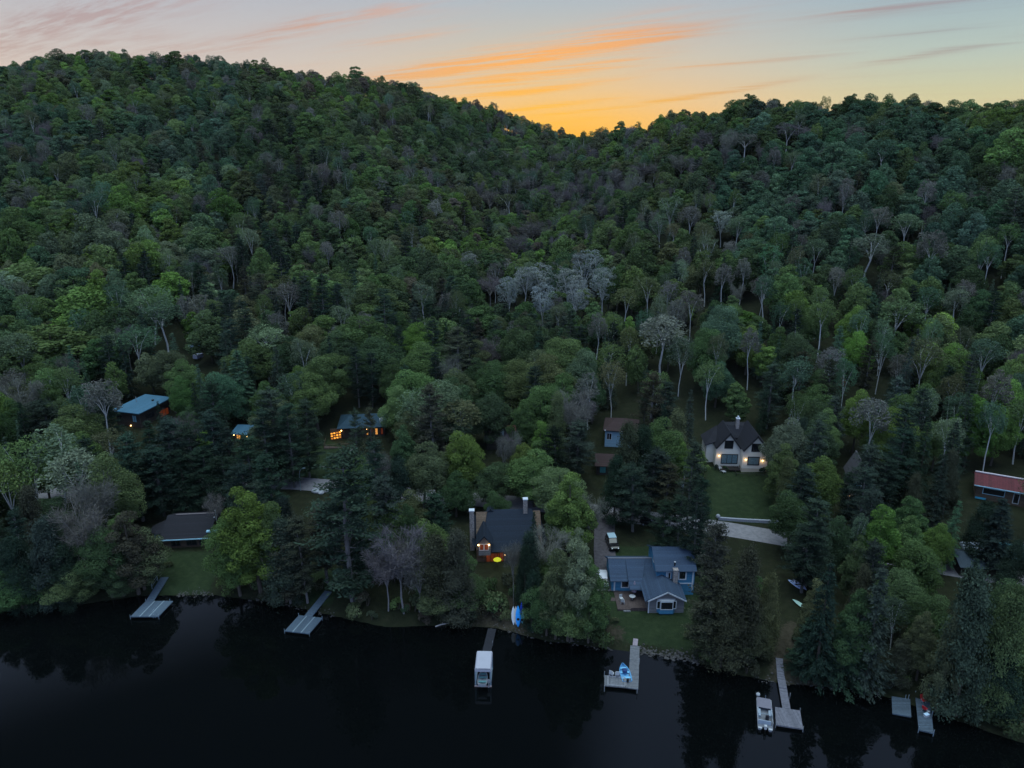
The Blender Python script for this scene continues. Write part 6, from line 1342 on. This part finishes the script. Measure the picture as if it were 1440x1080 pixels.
# ------------------------------------------------------------------ sky and light
def build_sky():
    w = bpy.data.worlds.new('World'); SC.world = w; w.use_nodes = True; nt = w.node_tree; nt.nodes.clear()
    L = nt.links.new
    out = nn(nt, 'ShaderNodeOutputWorld'); bg = nn(nt, 'ShaderNodeBackground'); L(bg.outputs[0], out.inputs[0])
    tc = nn(nt, 'ShaderNodeTexCoord'); sp = nn(nt, 'ShaderNodeSeparateXYZ'); L(tc.outputs['Generated'], sp.inputs[0])
    X, Y, Z = sp.outputs
    def M(op, a, b=None, c=None):
        n = nn(nt, 'ShaderNodeMath', operation=op)
        for i, v in enumerate((a, b, c)):
            if v is None: continue
            if isinstance(v, (int, float)): n.inputs[i].default_value = v
            else: L(v, n.inputs[i])
        return n.outputs[0]
    def ramp(f, stops, interp='LINEAR'):
        r = nn(nt, 'ShaderNodeValToRGB'); r.color_ramp.interpolation = interp; e = r.color_ramp.elements
        while len(e) < len(stops): e.new(.5)
        for q, (p, c) in zip(e, stops): q.position = p
        for q, (p, c) in zip(sorted(e, key=lambda q: q.position), sorted(stops)): q.position = p; q.color = srgb(*c) if isinstance(c, tuple) else (c, c, c, 1)
        L(f, r.inputs[0]); return r.outputs[0]
    def mix(f, a, b, mode='MIX'):
        n = nn(nt, 'ShaderNodeMix', data_type='RGBA', blend_type=mode)
        if isinstance(f, (int, float)): n.inputs[0].default_value = f
        else: L(f, n.inputs[0])
        L(a, n.inputs[6]) if not isinstance(a, tuple) else setattr(n.inputs[6], 'default_value', a)
        L(b, n.inputs[7]) if not isinstance(b, tuple) else setattr(n.inputs[7], 'default_value', b)
        return n.outputs[2]
    az = M('ARCTAN2', X, Y)                                    # 0 = straight ahead
    zc = M('POWER', M('MAXIMUM', Z, 0.0), .5)                  # sqrt of height: room for the horizon colours
    q = lambda z: math.sqrt(z)
    up = [(q(.33), (148, 166, 198)), (q(.6), (150, 172, 212)), (1.0, (140, 166, 212))]
    warm = ramp(zc, [(0, (255, 178, 48)), (q(.012), (255, 186, 62)), (q(.035), (252, 194, 92)), (q(.06), (240, 198, 134)), (q(.10), (212, 198, 172)), (q(.165), (178, 188, 194))] + up)
    cool = ramp(zc, [(0, (232, 196, 128)), (q(.03), (220, 204, 152)), (q(.06), (206, 204, 166)), (q(.10), (184, 198, 188)), (q(.165), (156, 180, 192))] + up)
    left = ramp(zc, [(0, (240, 200, 150)), (q(.05), (226, 198, 176)), (q(.10), (206, 196, 190)), (q(.165), (184, 186, 194))] + up)
    sa = .055
    g = M('EXPONENT', M('MULTIPLY', M('POWER', M('DIVIDE', M('SUBTRACT', az, sa), .25), 2.0), -1.0))
    base = mix(nn_range(nt, az, .05, .5), left, cool)
    base = mix(g, base, warm)
    # cirrus on a high flat layer; its streaks run towards a point on the horizon ahead and to the left
    phi = -.85; dx, dy = math.sin(phi), math.cos(phi)
    zz = M('MAXIMUM', Z, .012)
    u = M('DIVIDE', M('ADD', M('MULTIPLY', X, dx), M('MULTIPLY', Y, dy)), zz)
    v = M('DIVIDE', M('SUBTRACT', M('MULTIPLY', X, dy), M('MULTIPLY', Y, dx)), zz)
    lv = M('LOGARITHM', M('MAXIMUM', v, .2), math.e)
    az2 = M('DIVIDE', M('ADD', M('MULTIPLY', X, dx), M('MULTIPLY', Y, dy)), M('MAXIMUM', M('SUBTRACT', M('MULTIPLY', X, dy), M('MULTIPLY', Y, dx)), .05))
    cv = nn(nt, 'ShaderNodeCombineXYZ'); L(M('MULTIPLY', az2, 1.1), cv.inputs[0]); L(M('MULTIPLY', lv, 5.0), cv.inputs[1])
    n1 = nn(nt, 'ShaderNodeTexNoise'); n1.inputs['Scale'].default_value = 1.6; n1.inputs['Detail'].default_value = 7; n1.inputs['Roughness'].default_value = .62; n1.inputs['Distortion'].default_value = .5
    L(cv.outputs[0], n1.inputs['Vector'])
    cv2 = nn(nt, 'ShaderNodeCombineXYZ'); L(M('MULTIPLY', az2, 4.0), cv2.inputs[0]); L(M('MULTIPLY', lv, 26.0), cv2.inputs[1])
    n2 = nn(nt, 'ShaderNodeTexNoise'); n2.inputs['Scale'].default_value = 1.0; n2.inputs['Detail'].default_value = 5; n2.inputs['Roughness'].default_value = .6
    L(cv2.outputs[0], n2.inputs['Vector'])
    f1, f2 = n1.outputs['Fac'], n2.outputs['Fac']
    wob = M('MULTIPLY', M('SUBTRACT', f1, .5), .16)
    lw = M('ADD', lv, wob)
    def streak(px0, py0, px1, py1, wid, amp):
        (ax, ay, a_z), (bx, by, b_z) = ray(px0, py0), ray(px1, py1)
        V0 = math.log((ax * dy - ay * dx) / a_z); V1 = math.log((bx * dy - by * dx) / b_z)
        A0, A1 = math.atan2(ax, ay), math.atan2(bx, by)
        cen = M('ADD', M('MULTIPLY', M('SUBTRACT', az, A0), (V1 - V0) / (A1 - A0)), V0)
        d = M('EXPONENT', M('MULTIPLY', M('POWER', M('DIVIDE', M('SUBTRACT', lw, cen), wid), 2.0), -1.0))
        lo = nn_range(nt, az, A0 - .09, A0 + .06); hi = nn_range(nt, az, A1 + .02, A1 - .16)
        return M('MULTIPLY', M('MULTIPLY', d, amp), M('MULTIPLY', lo, hi))
    st = None
    for a in ((540, 112, 1070, 26, .075, 1.75), (560, 128, 980, 72, .06, 1.5), (640, 92, 1010, 10, .10, 1.0), (540, 100, 780, 62, .07, .9), (620, 142, 920, 106, .06, 1.6), (680, 160, 910, 130, .06, 1.8),
              (790, 160, 1160, 105, .045, 1.5), (940, 95, 1240, 69, .04, .9), (1150, 24, 1520, -12, .04, 1.2), (1270, 82, 1520, 42, .035, 1.3), (1240, 52, 1480, 26, .025, .8), (740, 178, 890, 158, .09, 1.3), (700, 120, 860, 96, .05, .8),
              (10, 46, 340, -10, .12, 1.5), (-90, 90, 90, 56, .08, 2.2), (190, 82, 430, 60, .08, .9), (500, 62, 670, 40, .045, .9), (360, 52, 530, 22, .06, 1.3), (430, 30, 640, 8, .05, 1.2), (100, 66, 300, 44, .06, 1.1)):
        s = streak(*a); st = s if st is None else M('ADD', st, s)
    dens = M('MULTIPLY', st, nn_range(nt, M('ADD', M('MULTIPLY', f2, .75), M('MULTIPLY', f1, .25)), .34, .66))
    veil = M('MULTIPLY', nn_range(nt, f1, .46, .78), M('MULTIPLY', nn_range(nt, f2, .3, .75), .28))
    dens = M('MINIMUM', M('ADD', dens, veil), 1.0)
    ccol_w = ramp(zc, [(0, (255, 190, 50)), (q(.05), (255, 192, 70)), (q(.09), (255, 178, 84)), (q(.13), (248, 174, 106)), (q(.18), (226, 164, 140)), (q(.4), (190, 165, 170)), (1, (150, 160, 185))])
    ccol_c = ramp(zc, [(0, (225, 180, 130)), (q(.06), (186, 160, 138)), (q(.12), (146, 146, 154)), (q(.2), (158, 160, 172)), (1, (135, 150, 180))])
    ccol_l = ramp(zc, [(0, (235, 190, 150)), (q(.06), (204, 174, 156)), (q(.14), (180, 162, 164)), (q(.3), (170, 165, 180)), (1, (135, 150, 180))])
    g2 = M('EXPONENT', M('MULTIPLY', M('POWER', M('DIVIDE', M('SUBTRACT', az, sa - .01), .27), 2.0), -1.0))
    ccol = mix(g2, mix(nn_range(nt, az, -.1, .25), ccol_l, ccol_c), ccol_w)
    col = mix(M('MULTIPLY', dens, .9), base, ccol)
    # bank: dark patch added to the unseen upper sky so the lake mirrors near-black
    # brightness added to the unseen sky overhead and behind the viewer as fill light
    back = M('MULTIPLY', nn_range(nt, Y, .12, -.35), nn_range(nt, Z, -.05, .12))
    col = mix(back, col, tuple(c * BACK_GAIN for c in srgb(*BACK_FILL)[:3]) + (1,))
    col = mix(nn_range(nt, Z, .80, .92), col, tuple(c * TOP_GAIN for c in srgb(*TOP_FILL)[:3]) + (1,))
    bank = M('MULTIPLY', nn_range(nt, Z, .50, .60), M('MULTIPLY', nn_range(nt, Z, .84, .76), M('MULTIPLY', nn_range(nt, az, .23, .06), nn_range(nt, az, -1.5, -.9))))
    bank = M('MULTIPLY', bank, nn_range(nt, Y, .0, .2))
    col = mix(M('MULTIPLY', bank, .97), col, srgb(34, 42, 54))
    # physical dusk sky underneath, sun just on the horizon behind the notch
    sky = nn(nt, 'ShaderNodeTexSky', sky_type='NISHITA'); sky.sun_disc = False; sky.sun_elevation = RAD(.5); sky.sun_rotation = sa; sky.dust_density = 1.5; sky.altitude = 300
    sm = nn(nt, 'ShaderNodeVectorMath', operation='SCALE'); L(sky.outputs[0], sm.inputs[0]); sm.inputs['Scale'].default_value = .05
    col = mix(.06, col, sm.outputs[0], 'ADD')
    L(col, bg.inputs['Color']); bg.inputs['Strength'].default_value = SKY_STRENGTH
    sd = bpy.data.lights.new('low_sun', 'SUN'); sd.energy = .12; sd.angle = RAD(12); sd.color = (1, .66, .36)
    so = bpy.data.objects.new('low_sun', sd); COL.objects.link(so)
    d = Vector((math.sin(sa), math.cos(sa), math.tan(RAD(2.0))))
    so.rotation_euler = d.to_track_quat('Z', 'Y').to_euler()

def nn_range(nt, f, a, b):
    n = nn(nt, 'ShaderNodeMapRange', interpolation_type='SMOOTHSTEP'); n.clamp = True
    flip = a > b
    n.inputs['From Min'].default_value = min(a, b); n.inputs['From Max'].default_value = max(a, b)
    n.inputs['To Min'].default_value = 1.0 if flip else 0.0; n.inputs['To Max'].default_value = 0.0 if flip else 1.0
    nt.links.new(f, n.inputs['Value']); return n.outputs[0]
SKY_STRENGTH = 1.0
BACK_FILL = (150, 178, 228)
BACK_GAIN = 1.8
TOP_FILL = (194, 212, 216)
TOP_GAIN = 6.0

def build_camera():
    cd = bpy.data.cameras.new('camera'); cd.sensor_width = 36; cd.lens = F / 1440 * 36; cd.clip_end = 8000; cd.clip_start = .5
    co = bpy.data.objects.new('camera', cd); COL.objects.link(co); co.location = (0, 0, CAMZ); co.rotation_euler = (math.pi / 2 - PITCH, 0, 0)
    SC.camera = co
    SC.view_settings.view_transform = 'Standard'; SC.view_settings.look = 'None'; SC.view_settings.exposure = 0; SC.view_settings.gamma = 1
    c = SC.cycles; c.max_bounces = 6; c.diffuse_bounces = 3; c.glossy_bounces = 3; c.transmission_bounces = 3; c.transparent_max_bounces = 4; c.use_denoising = True; c.volume_bounces = 0
    c.caustics_reflective = False; c.caustics_refractive = False
build_camera()
build_sky()
build_setting()
for f in (blue_house, cream_house, lit_house, cottage, modern_house, terrace_house, back_houses, docks, small_things): f()
place_trees()
build_trees()
